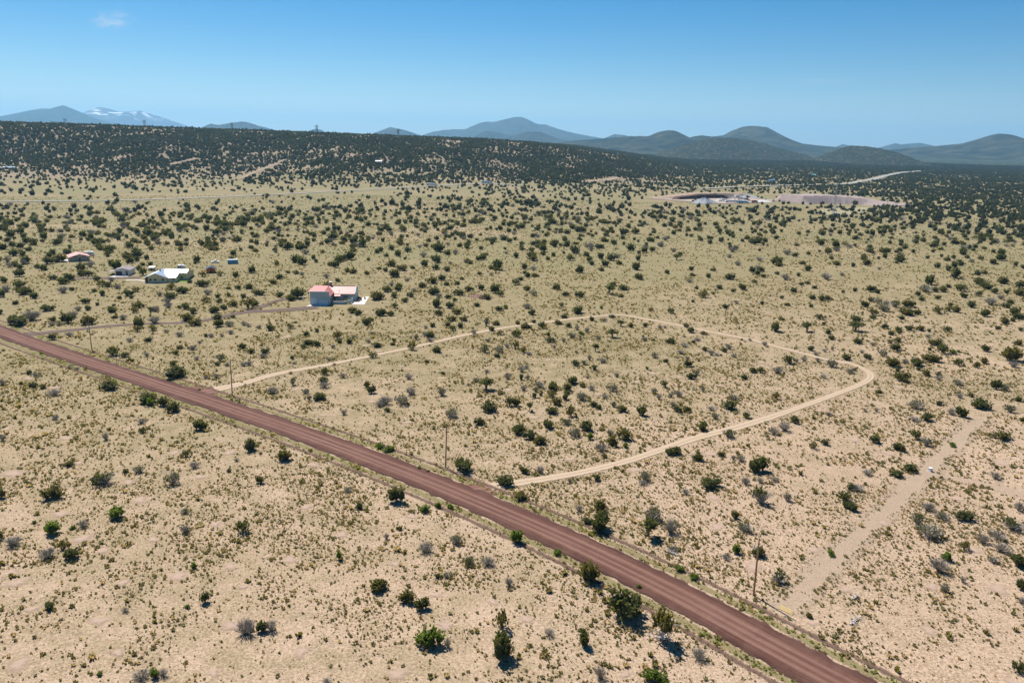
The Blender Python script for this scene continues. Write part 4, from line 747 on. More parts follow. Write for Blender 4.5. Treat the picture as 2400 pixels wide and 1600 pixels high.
def clear_of(x, y, pad=0.0, cell=20.0):
    # grid hash over the kept-clear discs
    global _H
    if '_H' not in globals() or _H[0] is not cell:
        H = {}
        for i, (a_, b_, r_) in enumerate(KO):
            n_ = int(r_ // cell) + 1
            for u in range(int(a_//cell) - n_, int(a_//cell) + n_ + 1):
                for v in range(int(b_//cell) - n_, int(b_//cell) + n_ + 1): H.setdefault((u, v), []).append(i)
        _H = (cell, {k: KO[v] for k, v in H.items()})
    ok = np.ones(len(x), bool); cu, cv_ = np.floor(x / cell).astype(int), np.floor(y / cell).astype(int)
    key = cu * 100003 + cv_; order = np.argsort(key, kind='stable'); ks = key[order]; st = np.flatnonzero(np.r_[True, ks[1:] != ks[:-1]]); en = np.r_[st[1:], len(ks)]
    for s_, e_ in zip(st, en):
        ids = order[s_:e_]; near = _H[1].get((int(cu[ids[0]]), int(cv_[ids[0]])))
        if near is None: continue
        d2 = (x[ids, None] - near[None, :, 0])**2 + (y[ids, None] - near[None, :, 1])**2
        ok[ids] = (d2 > (near[None, :, 2] + pad)**2).all(1)
    return ok
TX, TY, TW, TH, TN = [], [], [], [], []
edges = np.geomspace(330, 5600, 60)
half = math.radians(41)
for r0_, r1_ in zip(edges[:-1], edges[1:]):
    area = half * (r1_**2 - r0_**2); dep = CAM_H / ((r0_ + r1_) / 2); w0, h0 = 4.4, 3.6
    nmax = 4.5 / (w0 * (h0 / max(dep, 0.02) + w0)) if r0_ < 1400 else max(4.5 / (w0 * (h0 / max(dep, 0.02) + w0)), 5.0 / (w0 * (h0 / 0.17 + w0)))
    n_ = int(area * nmax); r_ = np.sqrt(nrng.uniform(r0_**2, r1_**2, n_)); a_ = nrng.uniform(-half, half, n_)
    x, y = r_ * np.sin(a_), r_ * np.cos(a_); z = terrain(x, y); px, py, _ = proj(x, y, z + 1.5)
    # on the mesa face the land tilts to the viewer
    z2 = terrain(x * 1.01, y * 1.01); slope = (z2 - z) / (0.01 * r_)
    eff = np.clip((CAM_H - z) / r_ + np.maximum(slope, -0.2), 0.02, 0.5)
    c_ = np.clip(cover(px, py), 0, 0.96)
    clump = np.clip(0.25 + 1.9 * fbm(x / 28, y / 28, 3, 31) ** 1.2, 0.3, 1.6) if r0_ < 1500 else np.clip(-0.35 + 2.8 * fbm(x / 55, y / 90, 4, 31), 0.12, 2.0)
    want = -np.log(1 - c_) / (w0 * (h0 / eff + w0)) * clump * np.where(r_ < 700, 1.9, np.where(r_ < 1250, 1.9, 2.3))
    keep = nrng.uniform(0, 1, n_) < want / nmax
    keep &= clear_of(x, y, 1.5)
    x, y = x[keep], y[keep]
    sz = nrng.lognormal(0, 0.28, len(x)) * np.where(r0_ < 560, 4.7, np.where(r0_ < 1250, 4.5, 4.2))
    TX.append(x); TY.append(y); TW.append(np.clip(sz, 1.6, 8.5)); TN.append(np.full(len(x), r0_))
TX, TY, TW, TN = map(np.concatenate, (TX, TY, TW, TN))
# no procedural tree where a plant already stands
P0 = np.array([(d['p'].x, d['p'].y, d['w'] * 0.5) for d in plants]); near = TN < 620; kp = np.ones(len(TX), bool)
for i in np.flatnonzero(near):
    kp[i] = ((P0[:, 0] - TX[i])**2 + (P0[:, 1] - TY[i])**2 > (P0[:, 2] + TW[i] * 0.5 + 1)**2).all()
TX, TY, TW, TN = TX[kp], TY[kp], TW[kp], TN[kp]
isg = (nrng.uniform(0, 1, len(TX)) < 0.16) & (TN < 1000)
TH = TW * nrng.uniform(0.72, 1.0, len(TX))
def go(mask, name, protos, zs=1.0):
    x, y = TX[mask], TY[mask]; z = terrain(x, y) - 0.05
    scatter(name, np.stack([x, y, z], -1), np.stack([TW[mask], TW[mask] * nrng.uniform(.85, 1.1, mask.sum()), TH[mask] * 1.1 * zs], -1), nrng.integers(0, len(protos), mask.sum()), protos)
print('trees', len(TX))
go((TN < 900) & ~isg, 'juniper_scrub', mid_c)
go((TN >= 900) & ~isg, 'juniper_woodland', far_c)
gi = np.flatnonzero(isg); gi = gi[np.argsort(np.hypot(TX[gi], TY[gi]))][:max(0, 298 - sum(d['k'] == 'G' for d in plants))]
new_g = [dict(k='G', p=Vector((TX[i], TY[i], float(terrain(TX[i], TY[i])))), w=float(TW[i]), h=float(TH[i]) * 0.75, px=9, id=('S', float(i))) for i in gi]
plants += new_g; PX = np.array([(d['p'].x, d['p'].y) for d in plants]); PW = np.array([d['w'] for d in plants]); IDX = {id(d): i for i, d in enumerate(plants)}
grow(new_g, 'bare_shrub', 'leafless grey shrub', 'shrub', 'leafless shrubs', lambda i, d: ('', [('twigs', GT[i % 4])], [0.62, 0.7, 0.55, 0.8][i % 4]))
isg2 = isg.copy(); isg2[gi] = False
go(isg2, 'bare_shrubs', gry_c)
if rest:
    pts = [tuple(d['p']) for d in rest]; scl = [(d['w'], d['w'], d['h'] * 1.15) for d in rest]
    scatter('low_juniper_scrub', pts, scl, nrng.integers(0, 4, len(rest)), mid_c)

# bunch grass
def tuft_mesh(seed, n, mat, spread=0.5, h=0.8):
    r = random.Random(seed); vs, fs, tip = [], [], []
    for k in range(n):
        a = r.uniform(0, 6.283); d = spread * 0.55 * math.sqrt(r.random()); p = Vector((math.cos(a) * d, math.sin(a) * d, 0))
        o = Vector((math.cos(a) * d * 1.9, math.sin(a) * d * 1.9, h * r.uniform(0.55, 1) * (1 - 0.5 * d / spread))); s = Vector((-math.sin(a + r.uniform(-1, 1)), math.cos(a), 0)) * r.uniform(0.09, 0.16)
        b = len(vs); vs += [p - s, p + s, o + s * 0.5, o - s * 0.5]; fs.append((b, b+1, b+2, b+3)); tip += [0.1, 0.1, 1, 1]
    me = bpy.data.meshes.new('tuft'); me.from_pydata([tuple(v) for v in vs], [], fs); me.materials.append(mat)
    at = me.attributes.new('tip', 'FLOAT', 'POINT'); at.data.foreach_set('value', tip); return bpy.data.objects.new('tuft', me)
L_STR = leaf_mat('dry_straw_grass', (0.25, 0.19, 0.105), (0.33, 0.255, 0.145), 0.35, 0.3)
tuf = [tuft_mesh(400 + i, 22, [L_TUF, L_TUF, L_STR, L_STR][i]) for i in range(4)] + [tuft_mesh(410, 22, L_OLI), tuft_mesh(411, 22, L_GRY)]
wee = [tuft_mesh(420 + i, 22, L_WEED) for i in range(2)]
KO = np.concatenate([np.array([(p.x, p.y, ROADW/2 + 0.2) for p in smooth_line(road, 3)] + [(p.x, p.y, 1.9) for p in smooth_line(track, 1)]), np.array([(x, y, r * 0.8) for x, y, r in bare_pts]), np.array([(q.x, q.y, 1.5) for ln in (((1800,1400),(1850,1350),(1950,1250),(2050,1160),(2110,1100),(2180,1030),(2250,960)), ((2120,1088),(2200,1100),(2290,1120),(2420,1155))) for q in smooth_line([g0(a * K, b * K) for a, b in ln], 2)]),
                     KO[np.hypot(KO[:, 0], KO[:, 1]) > 330]]); del _H
gx, gy, gs = [], [], []
for r0_, r1_, dens, s0 in ((88, 200, 5.2, 0.24), (200, 330, 2.6, 0.32), (330, 520, 0.6, 0.50), (520, 760, 0.26, 0.62), (760, 1150, 0.09, 0.85)):
    n_ = int(half * (r1_**2 - r0_**2) * dens); r_ = np.sqrt(nrng.uniform(r0_**2, r1_**2, n_)); a_ = nrng.uniform(-half, half, n_); x, y = r_ * np.sin(a_), r_ * np.cos(a_)
    k_ = nrng.uniform(0, 1, n_) < np.clip(0.50 + 1.9 * (fbm(x / 7, y / 7, 4, 51) - 0.5) + 1.0 * (fbm(x / 40, y / 40, 3, 52) - 0.5), 0.08, 1)
    k_ &= clear_of(x, y); x, y = x[k_], y[k_]; gx.append(x); gy.append(y); gs.append(np.clip(s0 * nrng.lognormal(0, 0.58, len(x)), 0.14, 1.5))
gx, gy, gs = map(np.concatenate, (gx, gy, gs)); gz = terrain(gx, gy)
print('tufts', len(gx))
scatter('bunch_grass', np.stack([gx, gy, gz], -1), np.stack([gs, gs, gs * nrng.uniform(0.6, 0.95, len(gs))], -1), np.minimum(nrng.integers(0, 9, len(gs)), 5) if False else nrng.choice(6, len(gs), p=[.22, .22, .13, .13, .19, .11]), tuf)
# green weeds along the road verges
wx, wy, ws = [], [], []
for p, q in zip(smooth_line(road, 2)[:-1], smooth_line(road, 2)[1:]):
    d_ = (q - p).normalized(); nn = Vector((-d_.y, d_.x, 0))
    if p.y > 420 or p.y < 60: continue
    for sg in (1, -1):
        if fbm(p.x / 14 + sg * 9, p.y / 14, 3, 61) < 0.47: continue
        for _ in range(3):
            o_ = sg * (ROADW / 2 + rng.gauss(1.7, 0.8)); c_ = p + nn * o_ + d_ * rng.uniform(0, 2); wx.append(c_.x); wy.append(c_.y); ws.append(rng.uniform(0.3, 0.75))
wx, wy, ws = map(np.array, (wx, wy, ws))
scatter('roadside_weeds', np.stack([wx, wy, terrain(wx, wy) + 0.04], -1), np.stack([ws, ws, ws * 0.8], -1), nrng.integers(0, 2, len(wx)), wee)

# ------------------------------------------------------------------ buildings
def gz(px, py): p = g(px, py); return p
C_TEAL = plain('grey_teal_block', (0.47, 0.55, 0.52), 0.85, var=0.12, scale=1.2)
C_DOOR = plain('pale_door_paint', (0.70, 0.74, 0.74), 0.6, var=0.06)
C_RED = plain('red_roof_sheet', (0.47, 0.16, 0.135), 0.5, var=0.08, spec=0.45)
C_REDT = plain('dark_red_trim', (0.30, 0.055, 0.05), 0.5)
C_GLASS = plain('dark_window_glass', (0.03, 0.035, 0.04), 0.08, var=0.1, spec=0.6)
C_WHITE = plain('white_paint', (0.78, 0.77, 0.74), 0.5, var=0.05)
C_CONC = plain('pale_concrete', (0.60, 0.55, 0.50), 0.85, var=0.08, scale=1.0)
C_BROWN = plain('brown_stained_wood', (0.16, 0.085, 0.05), 0.8)
C_CREAM = plain('cream_yellow_stucco', (0.80, 0.63, 0.33), 0.85, var=0.06)
C_SLATE = plain('blue_grey_roof_sheet', (0.52, 0.56, 0.62), 0.36, 0.75, var=0.05, spec=0.9)
C_BEIGE = plain('beige_metal_siding', (0.70, 0.65, 0.53), 0.6, var=0.06)
C_BRROOF = plain('brown_roof_sheet', (0.24, 0.18, 0.165), 0.42, var=0.08, spec=0.5)
C_DKDOOR = plain('dark_brown_door', (0.07, 0.045, 0.045), 0.6)
C_TAN = plain('tan_block_wall', (0.52, 0.40, 0.29), 0.9, var=0.15, scale=1.5)
C_PINK = plain('faded_red_roof', (0.50, 0.24, 0.19), 0.45, var=0.08, spec=0.5)
C_ORNG = plain('orange_brown_boards', (0.52, 0.14, 0.035), 0.75, var=0.2)
C_DKROOF = plain('dark_shed_roof', (0.05, 0.052, 0.06), 0.4)
C_BLUE = plain('blue_container_steel', (0.12, 0.36, 0.50), 0.5, var=0.12)
C_RUBB = plain('black_rubber', (0.02, 0.02, 0.02), 0.9)
C_GREYM = plain('galvanised_steel', (0.42, 0.44, 0.46), 0.45, 0.6)
def part(root, name, mat, *boxes, parent=None):
    b = MB()
    for x in boxes: b.box(*x)
    return b.build(name, mat, parent or root)
def window(root, x0, x1, z0, z1, y=0.0, mat=C_GLASS, trim=C_WHITE):
    f = MB()                                           # a frame of four bars, its pane set back
    for a in ((x0, x1, z0, z0 + .08), (x0, x1, z1 - .08, z1), (x0, x0 + .08, z0 + .08, z1 - .08), (x1 - .08, x1, z0 + .08, z1 - .08), ((x0+x1)/2 - .03, (x0+x1)/2 + .03, z0 + .08, z1 - .08)): f.box(a[0], a[1], y - 0.06, y + 0.03, a[2], a[3])
    o = f.build('window', trim, root); MB().box(x0 + .08, x1 - .08, y - 0.025, y + 0.02, z0 + .08, z1 - .08).build('pane', mat, o); return o
def gable_roof(root, x0, x1, y0, y1, ze, zr, xr, mat, t=0.18, over=0.4, trim=None):
    # ridge along y at x = xr
    sl, sr = (zr - ze) / (xr - x0), (zr - ze) / (x1 - xr)
    l = MB().slab([(x0 - over, y0 - over, ze - sl * over + t), (xr, y0 - over, zr + t), (xr, y1 + over, zr + t), (x0 - over, y1 + over, ze - sl * over + t)], t).build('roof_slope', mat, root)
    r = MB().slab([(xr, y0 - over, zr + t), (x1 + over, y0 - over, ze - sr * over + t), (x1 + over, y1 + over, ze - sr * over + t), (xr, y1 + over, zr + t)], t).build('roof_slope', mat, root)
    MB().box(xr - .12, xr + .12, y0 - over + .02, y1 + over - .02, zr + t * 0.6, zr + t + .06).build('ridge_cap', trim or mat, root)

# house with the red roof
o_ = g(727.2, 714.2); house = empty('house', o_, math.radians(5)); tag(house, 'grey-green block house with red metal roof, chimney and flat-fronted garage wing', 'house')
part(house, 'garage_wall', C_TEAL, (0, 9, 0, 0.4, -0.3, 6.4), (0, 0.3, 0.4, 10.4, -0.3, 5.9), (8.7, 9, 0.4, 10.4, -0.3, 4.2))
part(house, 'parapet_cap', C_CONC, (-0.05, 9.05, -0.05, 0.45, 6.403, 6.5))
part(house, 'main_wall', C_TEAL, (0, 20, 10.4, 10.75, -0.3, 3.5), (0, 20, 22.0, 22.3, -0.3, 3.5), (0, 0.3, 10.76, 21.99, -0.3, 3.5))
MB().prism_x([(10.3, -0.3), (22.4, -0.3), (22.4, 4.0), (16.4, 6.9), (10.3, 4.0)], 20.003, 20.4).build('gable_wall', C_TEAL, house)
rf = MB().slab([(8.3, 9.9, 3.5), (20.0, 9.9, 3.5), (20.0, 16.4, 6.3), (-0.4, 16.4, 6.3), (-0.4, 13.6, 5.1), (8.3, 13.6, 5.1)], 0.16).build('main_roof', C_RED, house)
MB().slab([(-0.4, 16.42, 6.3), (20.0, 16.42, 6.3), (20.0, 22.9, 3.5), (-0.4, 22.9, 3.5)], 0.16).build('main_roof', C_RED, house)
MB().box(-0.4, 20.0, 16.25, 16.55, 6.31, 6.42).build('ridge_cap', C_REDT, house)
MB().slab([(-0.4, 0.42, 6.15), (6.6, 0.42, 6.15), (6.6, 16.0, 6.42), (-0.4, 16.2, 6.42)], 0.16).build('garage_roof', C_RED, house)
MB().slab([(6.62, 0.42, 6.15), (9.5, 0.42, 4.1), (9.9, 11.0, 4.05), (6.62, 15.9, 6.4)], 0.16).build('garage_roof', C_RED, house)
MB().box(8.4, 19.98, 9.78, 9.88, 3.2, 3.5).build('eave_trim', C_REDT, house)
d_ = part(house, 'garage_door', C_DOOR, (0.6, 3.2, -0.05, 0.05, 0, 3.05)); part(house, 'door_rib', C_TEAL, *[(0.6, 3.2, -0.07, -0.051, z - .02, z + .02) for z in (0.6, 1.2, 1.8, 2.4)], parent=d_)
d_ = part(house, 'garage_door', C_DOOR, (4.1, 8.3, -0.05, 0.05, 0, 2.15)); part(house, 'door_rib', C_TEAL, *[(4.1, 8.3, -0.07, -0.051, z - .02, z + .02) for z in (0.54, 1.08, 1.62)], parent=d_)
for x in (1.6, 3.4, 5.2, 7.1): MB().tube([(x, -0.35, 5.05), (x, 0.1, 5.05)], [.16, .16], 8).build('roof_beam_end', C_BROWN, house)
ch = part(house, 'chimney', plain('grey_brick', (0.30, 0.27, 0.28), 0.9), (6.9, 8.1, 17.0, 18.2, 5.4, 8.0)); part(house, 'chimney_cap', C_WHITE, (6.8, 8.2, 16.9, 18.3, 8.003, 8.15), parent=ch)
MB().tube([(12.2, 12.2, 4.3), (12.2, 12.2, 5.3)], [.1, .1], 8).build('vent_pipe', C_REDT, house)
window(house, 14.9, 16.2, 1.5, 2.7, 10.4); part(house, 'shutter', C_BROWN, (14.5, 14.87, 10.3, 10.4, 1.5, 2.7)); part(house, 'shutter', C_BROWN, (16.23, 16.6, 10.3, 10.4, 1.5, 2.7))
window(house, 18.2, 18.9, 2.1, 2.5, 10.4); window(house, 18.2, 18.9, 1.0, 1.6, 10.4); window(house, 11.0, 11.9, 0.9, 2.2, 10.4)
part(house, 'front_door', C_DKDOOR, (9.6, 10.6, 10.3, 10.42, 0, 2.1))
pr = MB().slab([(9.9, 8.0, 2.75), (13.2, 8.0, 2.75), (13.2, 10.3, 3.45), (9.9, 10.3, 3.45)], 0.12).build('porch_roof', C_RED, house)
for x in (10.0, 13.0): part(house, 'porch_post', C_REDT, (x, x + .16, 8.1, 8.26, 0, 2.7))
part(house, 'side_window', C_GLASS, (9.003, 9.05, 4.0, 4.8, 1.0, 1.9))
MB().slab([(-2.6, 11.0, 4.3), (-0.42, 11.0, 4.9), (-0.42, 20, 4.9), (-2.6, 20, 4.3)], 0.14).build('side_porch_roof', C_RED, house)
for y in (11.2, 15.4, 19.6): part(house, 'side_porch_post', C_BROWN, (-2.5, -2.3, y, y + .2, -0.1, 4.2))
def tolocal(root, x, y, z=0.0):
    c, s = math.cos(root.rotation_euler.z), math.sin(root.rotation_euler.z); p = root.location
    return Vector((p.x + c * x - s * y, p.y + s * x + c * y, p.z + z))
def slab_at(root, name, poly, mat, h=0.10, label=None, cat=None, kind='structure'):
    P = [tolocal(root, *q) for q in poly]; z = max(float(terrain(p.x, p.y)) for p in P) + h
    o = MB().slab([(p.x, p.y, z) for p in P], 0.6).build(name, mat); return tag(o, label, cat, kind=kind)
slab_at(house, 'concrete_apron', [(-1.3, -4.6), (7.4, -4.6), (8.8, -0.02), (-0.2, -0.02)], C_CONC, 0.08)
slab_at(house, 'patio', [(19.3, 1.2), (25.3, 1.2), (25.9, 21.5), (23.6, 21.5), (20.45, 9.5)], C_CONC, 0.09)
cw = empty('courtyard_wall', tolocal(house, 0, 0), house.rotation_euler.z); tag(cw, 'low white-capped courtyard wall stepping round the front of the red-roofed house', 'wall')
part(cw, 'wall', C_TEAL, (10.6, 15.6, 1.8, 2.1, -0.2, 1.25), (15.61, 17.2, 2.4, 2.7, -0.2, 1.4), (17.21, 18.7, 3.6, 3.9, -0.2, 1.8), (18.71, 19.6, 5.2, 5.5, -0.2, 2.3))
part(cw, 'wall_cap', C_CONC, (10.5, 15.7, 1.75, 2.15, 1.253, 1.36), (15.61, 17.25, 2.35, 2.75, 1.403, 1.5), (17.21, 18.75, 3.55, 3.95, 1.803, 1.9), (18.71, 19.65, 5.15, 5.55, 2.303, 2.4))
for x in (10.4, 15.5): part(cw, 'pillar', C_CONC, (x, x + .4, 1.7, 2.2, -0.2, 1.5))
ub = empty('utility_cabinet', g(710.5, 704)); tag(ub, 'tall narrow white utility cabinet by the junipers next to the garage', 'cabinet'); part(ub, 'cabinet_body', C_WHITE, (-.25, .25, -.2, .2, 0.05, 1.9)); part(ub, 'cabinet_base', C_CONC, (-.35, .35, -.3, .3, -.1, .05)); part(ub, 'cabinet_lid', C_GREYM, (-.28, .28, -.23, .23, 1.903, 1.98))
def furniture(name, label, cat, x, y, build):
    o = empty(name, tolocal(house, x, y, 0.12), house.rotation_euler.z + rng.uniform(-.3, .3)); p = o.location; o.location.z = float(terrain(p.x, p.y)) + 0.12; tag(o, label, cat); build(o)
def table(o):
    part(o, 'table_top', C_BROWN, (-.9, .9, -.5, .5, .7, .78))
    for sx in (-.8, .72):
        for sy in (-.45, .37): part(o, 'leg', C_BROWN, (sx, sx+.08, sy, sy+.08, 0, .7))
def bench(o): part(o, 'seat', C_BROWN, (-.8, .8, -.25, .25, .4, .46)); part(o, 'backrest', C_BROWN, (-.8, .8, .2, .26, .46, .95)); part(o, 'leg', C_BROWN, (-.75, -.65, -.2, .2, 0, .4)); part(o, 'leg', C_BROWN, (.65, .75, -.2, .2, 0, .4))
def planter(o): MB().tube([(0,0,0),(0,0,.5)], [.35,.45], 10).build('pot', plain('terracotta', (0.36,0.16,0.10), 0.8), o); link(bpy.data.objects.new('plant', BC[0]), o).location = (0, 0, .45)
furniture('patio_table', 'brown wooden table on the pale patio', 'table', 22.6, 9, table)
furniture('patio_bench', 'brown wooden bench on the patio facing the table', 'bench', 22.4, 12.2, bench)
furniture('patio_bench', 'brown wooden bench at the shaded gable wall end of the patio', 'bench', 21.4, 6.6, bench)
furniture('planter', 'terracotta planter with a green plant on the patio', 'planter', 24.4, 14.5, planter)

# cream house with the blue-grey roof
o_ = g(347.5, 662.5); yh = empty('house', o_, math.radians(8)); tag(yh, 'cream stucco house with blue-grey metal roof and three front windows', 'house')
MB().prism_y([(0, -.3), (9.7, -.3), (9.7, 2.8), (3.9, 4.95), (0, 3.35)], 0, 17).build('wall', C_CREAM, yh)
gable_roof(yh, -1.9, 9.9, 0, 17.2, 2.62, 4.97, 3.9, C_SLATE, 0.16, 0.35, C_GREYM)
part(yh, 'porch_wall', C_BROWN, (-1.7, -0.02, 0.9, 16, -.3, 2.5)); part(yh, 'porch_post', C_BROWN, (-1.75, -1.6, .1, .25, -.2, 2.55))
for x in (0.55, 3.0, 7.0): window(yh, x, x + 1.25, 1.0, 2.2, 0, C_GLASS, plain('brown_window_frame', (0.25, 0.2, 0.16), 0.7))
MB().prism_x([(1.2, -.3), (24.5, -.3), (24.5, 2.5), (13, 5.0), (1.2, 2.5)], 9.72, 14.0).build('wing_wall', C_CREAM, yh)
MB().prism_x([(8.2, -.3), (24.5, -.3), (24.5, 2.5), (13, 5.0), (8.2, 3.9)], 14.01, 17.8).build('wing_wall', C_CREAM, yh)
MB().slab([(8.0, 0.6, 2.62), (14.2, 0.6, 2.62), (14.2, 13, 5.2), (5.5, 13, 5.2)], 0.14).build('wing_roof', C_SLATE, yh)
MB().slab([(14.22, 7.6, 4.05), (18.2, 7.6, 4.05), (18.2, 13, 5.2), (14.22, 13, 5.2)], 0.14).build('wing_roof', C_SLATE, yh)
MB().slab([(5.5, 13.02, 5.2), (18.2, 13.02, 5.2), (18.2, 25, 2.5), (5.5, 25, 2.5)], 0.14).build('wing_roof', C_SLATE, yh)
window(yh, 14.6, 16.0, 0.9, 2.1, 8.2); part(yh, 'door', C_WHITE, (10.5, 11.5, 1.1, 1.22, 0, 2.1)); window(yh, 12.1, 13.4, 0.9, 2.1, 1.2)
vt = part(yh, 'roof_vent', C_GREYM, (3.7, 4.3, 9, 9.6, 5.0, 5.8)); part(yh, 'vent_cap', C_DKROOF, (3.55, 4.45, 8.85, 9.75, 5.803, 5.95), parent=vt)
part(yh, 'terrace', C_CONC, (-2.2, 10.2, -1.3, -0.02, -.4, 0.12))
slab_at(yh, 'lawn', [(14.3, 2.2), (19.2, 3.0), (19.0, 8.0), (14.3, 7.9)], patch_mat('watered_lawn', (0.12, 0.26, 0.02), (0.18, 0.34, 0.03), 0.01, 1.5), 0.05)
slab_at(yh, 'walkway', [(-7.5, 7.5), (-2.2, 4.2), (-2.2, 6.0), (-7.0, 9.2), (-14, 9.6), (-14, 8.0)], C_CONC, 0.06)
# beige garage
o_ = g(269.3, 645.4); gr = empty('garage', o_, math.radians(8)); tag(gr, 'beige metal garage with brown roof and dark roll-up door', 'garage')
MB().prism_y([(0, -.3), (8.0, -.3), (8.0, 3.0), (4.0, 4.1), (0, 3.0)], 0, 10).build('wall', C_BEIGE, gr); gable_roof(gr, 0, 8, 0, 10, 3.02, 4.12, 4, C_BRROOF, 0.12, 0.3)
d_ = part(gr, 'roll_door', C_DKDOOR, (0.7, 4.0, -.05, .04, 0, 2.3)); part(gr, 'door_rib', C_BROWN, *[(0.7, 4.0, -.07, -.051, z - .02, z + .02) for z in (.6, 1.15, 1.7)], parent=d_)
part(gr, 'side_door', C_DKDOOR, (6.1, 6.95, -.05, .04, 0, 2.0)); MB().slab([(5.9, -.9, 2.15), (7.1, -.9, 2.15), (7.1, -.02, 2.5), (5.9, -.02, 2.5)], .06).build('awning', C_PINK, gr)
MB().slab([(-4.2, .6, 1.7), (-.02, .6, 2.5), (-.02, 9, 2.5), (-4.2, 9, 1.7)], .1).build('lean_to_roof', C_BRROOF, gr)
for y in (.8, 8.6): part(gr, 'lean_to_post', C_BROWN, (-4.0, -3.85, y, y + .15, -.2, 1.62))
slab_at(gr, 'concrete_apron', [(-1.2, -6.3), (8.0, -6.3), (8.2, -.02), (.2, -.02)], C_CONC, 0.06)
# tan house
o_ = g(163.9, 613.2); th = empty('house', o_, math.radians(34)); tag(th, 'tan block house with faded red roof and arched front gable', 'house')
part(th, 'wall', C_TAN, (0, 11, 0, 12, -.3, 2.6)); gable_roof(th, 0, 11, 0, 12, 2.62, 4.3, 5.5, C_PINK, .14, .6)
MB().prism_y([(3.6, 2.6), (7.6, 2.6), (7.6, 3.2), (7.0, 3.8), (5.6, 4.25), (4.2, 3.8), (3.6, 3.2)], -.35, 0.3).build('arched_gable', C_TAN, th)
for x in (0.8, 2.2, 8.2, 9.6): window(th, x, x + .8, .9, 2.0, 0)
part(th, 'post', C_TAN, (3.7, 3.95, -.3, -.05, -.2, 2.58)); part(th, 'post', C_TAN, (7.2, 7.45, -.3, -.05, -.2, 2.58)); part(th, 'door', C_DKDOOR, (5.1, 6.1, -.05, .04, 0, 2.1))
part(th, 'deck', C_WHITE, (-2.6, -.05, 1, 6, -.2, .5))
# orange-brown shed
o_ = g(484, 640.2); sh = empty('shed', o_, math.radians(20)); tag(sh, 'small orange-brown wooden shed with dark roof and solar panels', 'shed')
MB().prism_y([(0, -.2), (5.0, -.2), (5.0, 2.4), (2.5, 3.4), (0, 2.4)], 0, 6).build('wall', C_ORNG, sh); gable_roof(sh, 0, 5, 0, 6, 2.42, 3.42, 2.5, C_DKROOF, .1, .3)
C_SOLAR = plain('solar_glass', (0.02, 0.03, 0.06), 0.12, spec=0.6)
for k in range(3):
    MB().slab([(0.0, .3 + k*1.9, 2.62), (2.2, .3 + k*1.9, 3.5), (2.2, 1.9 + k*1.9, 3.5), (0.0, 1.9 + k*1.9, 2.62)], .05).build('solar_panel', C_SOLAR, sh)
part(sh, 'door', C_BROWN, (2.0, 3.0, -.05, .03, 0, 2.0))
# blue container
o_ = g(534, 618.6); bc = empty('shipping_container', o_, math.radians(22)); tag(bc, 'blue steel shipping container with pale roof half behind a juniper', 'container')
b = MB()
for k in range(16): b.box(k * .38, k * .38 + .22, -.04, 2.44, .1, 2.55)
part(bc, 'body', C_BLUE, (0, 6.06, 0, 2.4, .1, 2.5)); b.build('corrugation', C_BLUE, bc); part(bc, 'roof', C_WHITE, (-.03, 6.1, -.05, 2.45, 2.553, 2.62)); part(bc, 'door', plain('dark_blue_steel', (.03,.15,.28), .5), (6.062, 6.1, .1, 2.3, .2, 2.45))
for x in (0.1, 5.7):
    for y in (0.1, 2.0): part(bc, 'foot', C_GREYM, (x, x + .25, y, y + .25, -.3, .098))
# small tan outbuilding behind the cream house
o_ = g(349, 634.6); ob = empty('shed', o_, math.radians(8)); tag(ob, 'small tan shed with white roof behind the cream house', 'shed'); part(ob, 'wall', C_TAN, (0, 3, 0, 2.5, -.2, 1.9)); MB().slab([(-.2, -.2, 1.95), (3.2, -.2, 1.95), (3.2, 2.7, 2.4), (-.2, 2.7, 2.4)], .08).build('roof', C_WHITE, ob); part(ob, 'door', C_BROWN, (1, 1.8, -.04, .02, 0, 1.7))
# trailers and vehicles
def wheel(root, x, y, r=.36, w=.22):
    o = MB().tube([(x, y - w/2, r), (x, y + w/2, r)], [r, r], 14).build('wheel', C_RUBB, root); MB().tube([(x, y - w/2 - .01, r), (x, y + w/2 + .01, r)], [r*.55, r*.55], 10).build('rim', C_GREYM, o)
def trailer(px, py, rz, L, label):
    t_ = empty('travel_trailer', g(px, py), rz); tag(t_, label, 'trailer')
    MB().prism_y([(0, .55), (L, .55), (L, 2.1), (L - .5, 2.85), (.2, 2.9), (0, 2.6)], 0, 2.4).build('body', C_WHITE, t_)
    part(t_, 'stripe', C_GREYM, (.1, L - .1, -.012, -.002, 1.0, 1.25)); part(t_, 'door', C_GREYM, (L*.62, L*.62 + .7, -.02, 0, .65, 2.4))
    for x in (.5, L*.35): part(t_, 'window', C_GLASS, (x, x + .9, -.02, 0, 1.5, 2.15))
    part(t_, 'front_window', C_GLASS, (L + .001, L + .02, .5, 1.9, 1.4, 2.0)); MB().tube([(L, 1.2, .5), (L + 1.1, 1.2, .45)], [.06, .06], 6).build('hitch', C_RUBB, t_)
    part(t_, 'roof_unit', C_WHITE, (L*.45, L*.45 + .9, .8, 1.6, 2.88, 3.15))
    for x in (L*.42, L*.55):
        wheel(t_, x, .1); wheel(t_, x, 2.3)
trailer(197, 600.5, math.radians(20), 5.8, 'white travel trailer parked behind the tan house with faded red roof')
trailer(415.5, 632.8, math.radians(10), 4.2, 'white travel trailer parked behind the cream house with blue-grey roof')
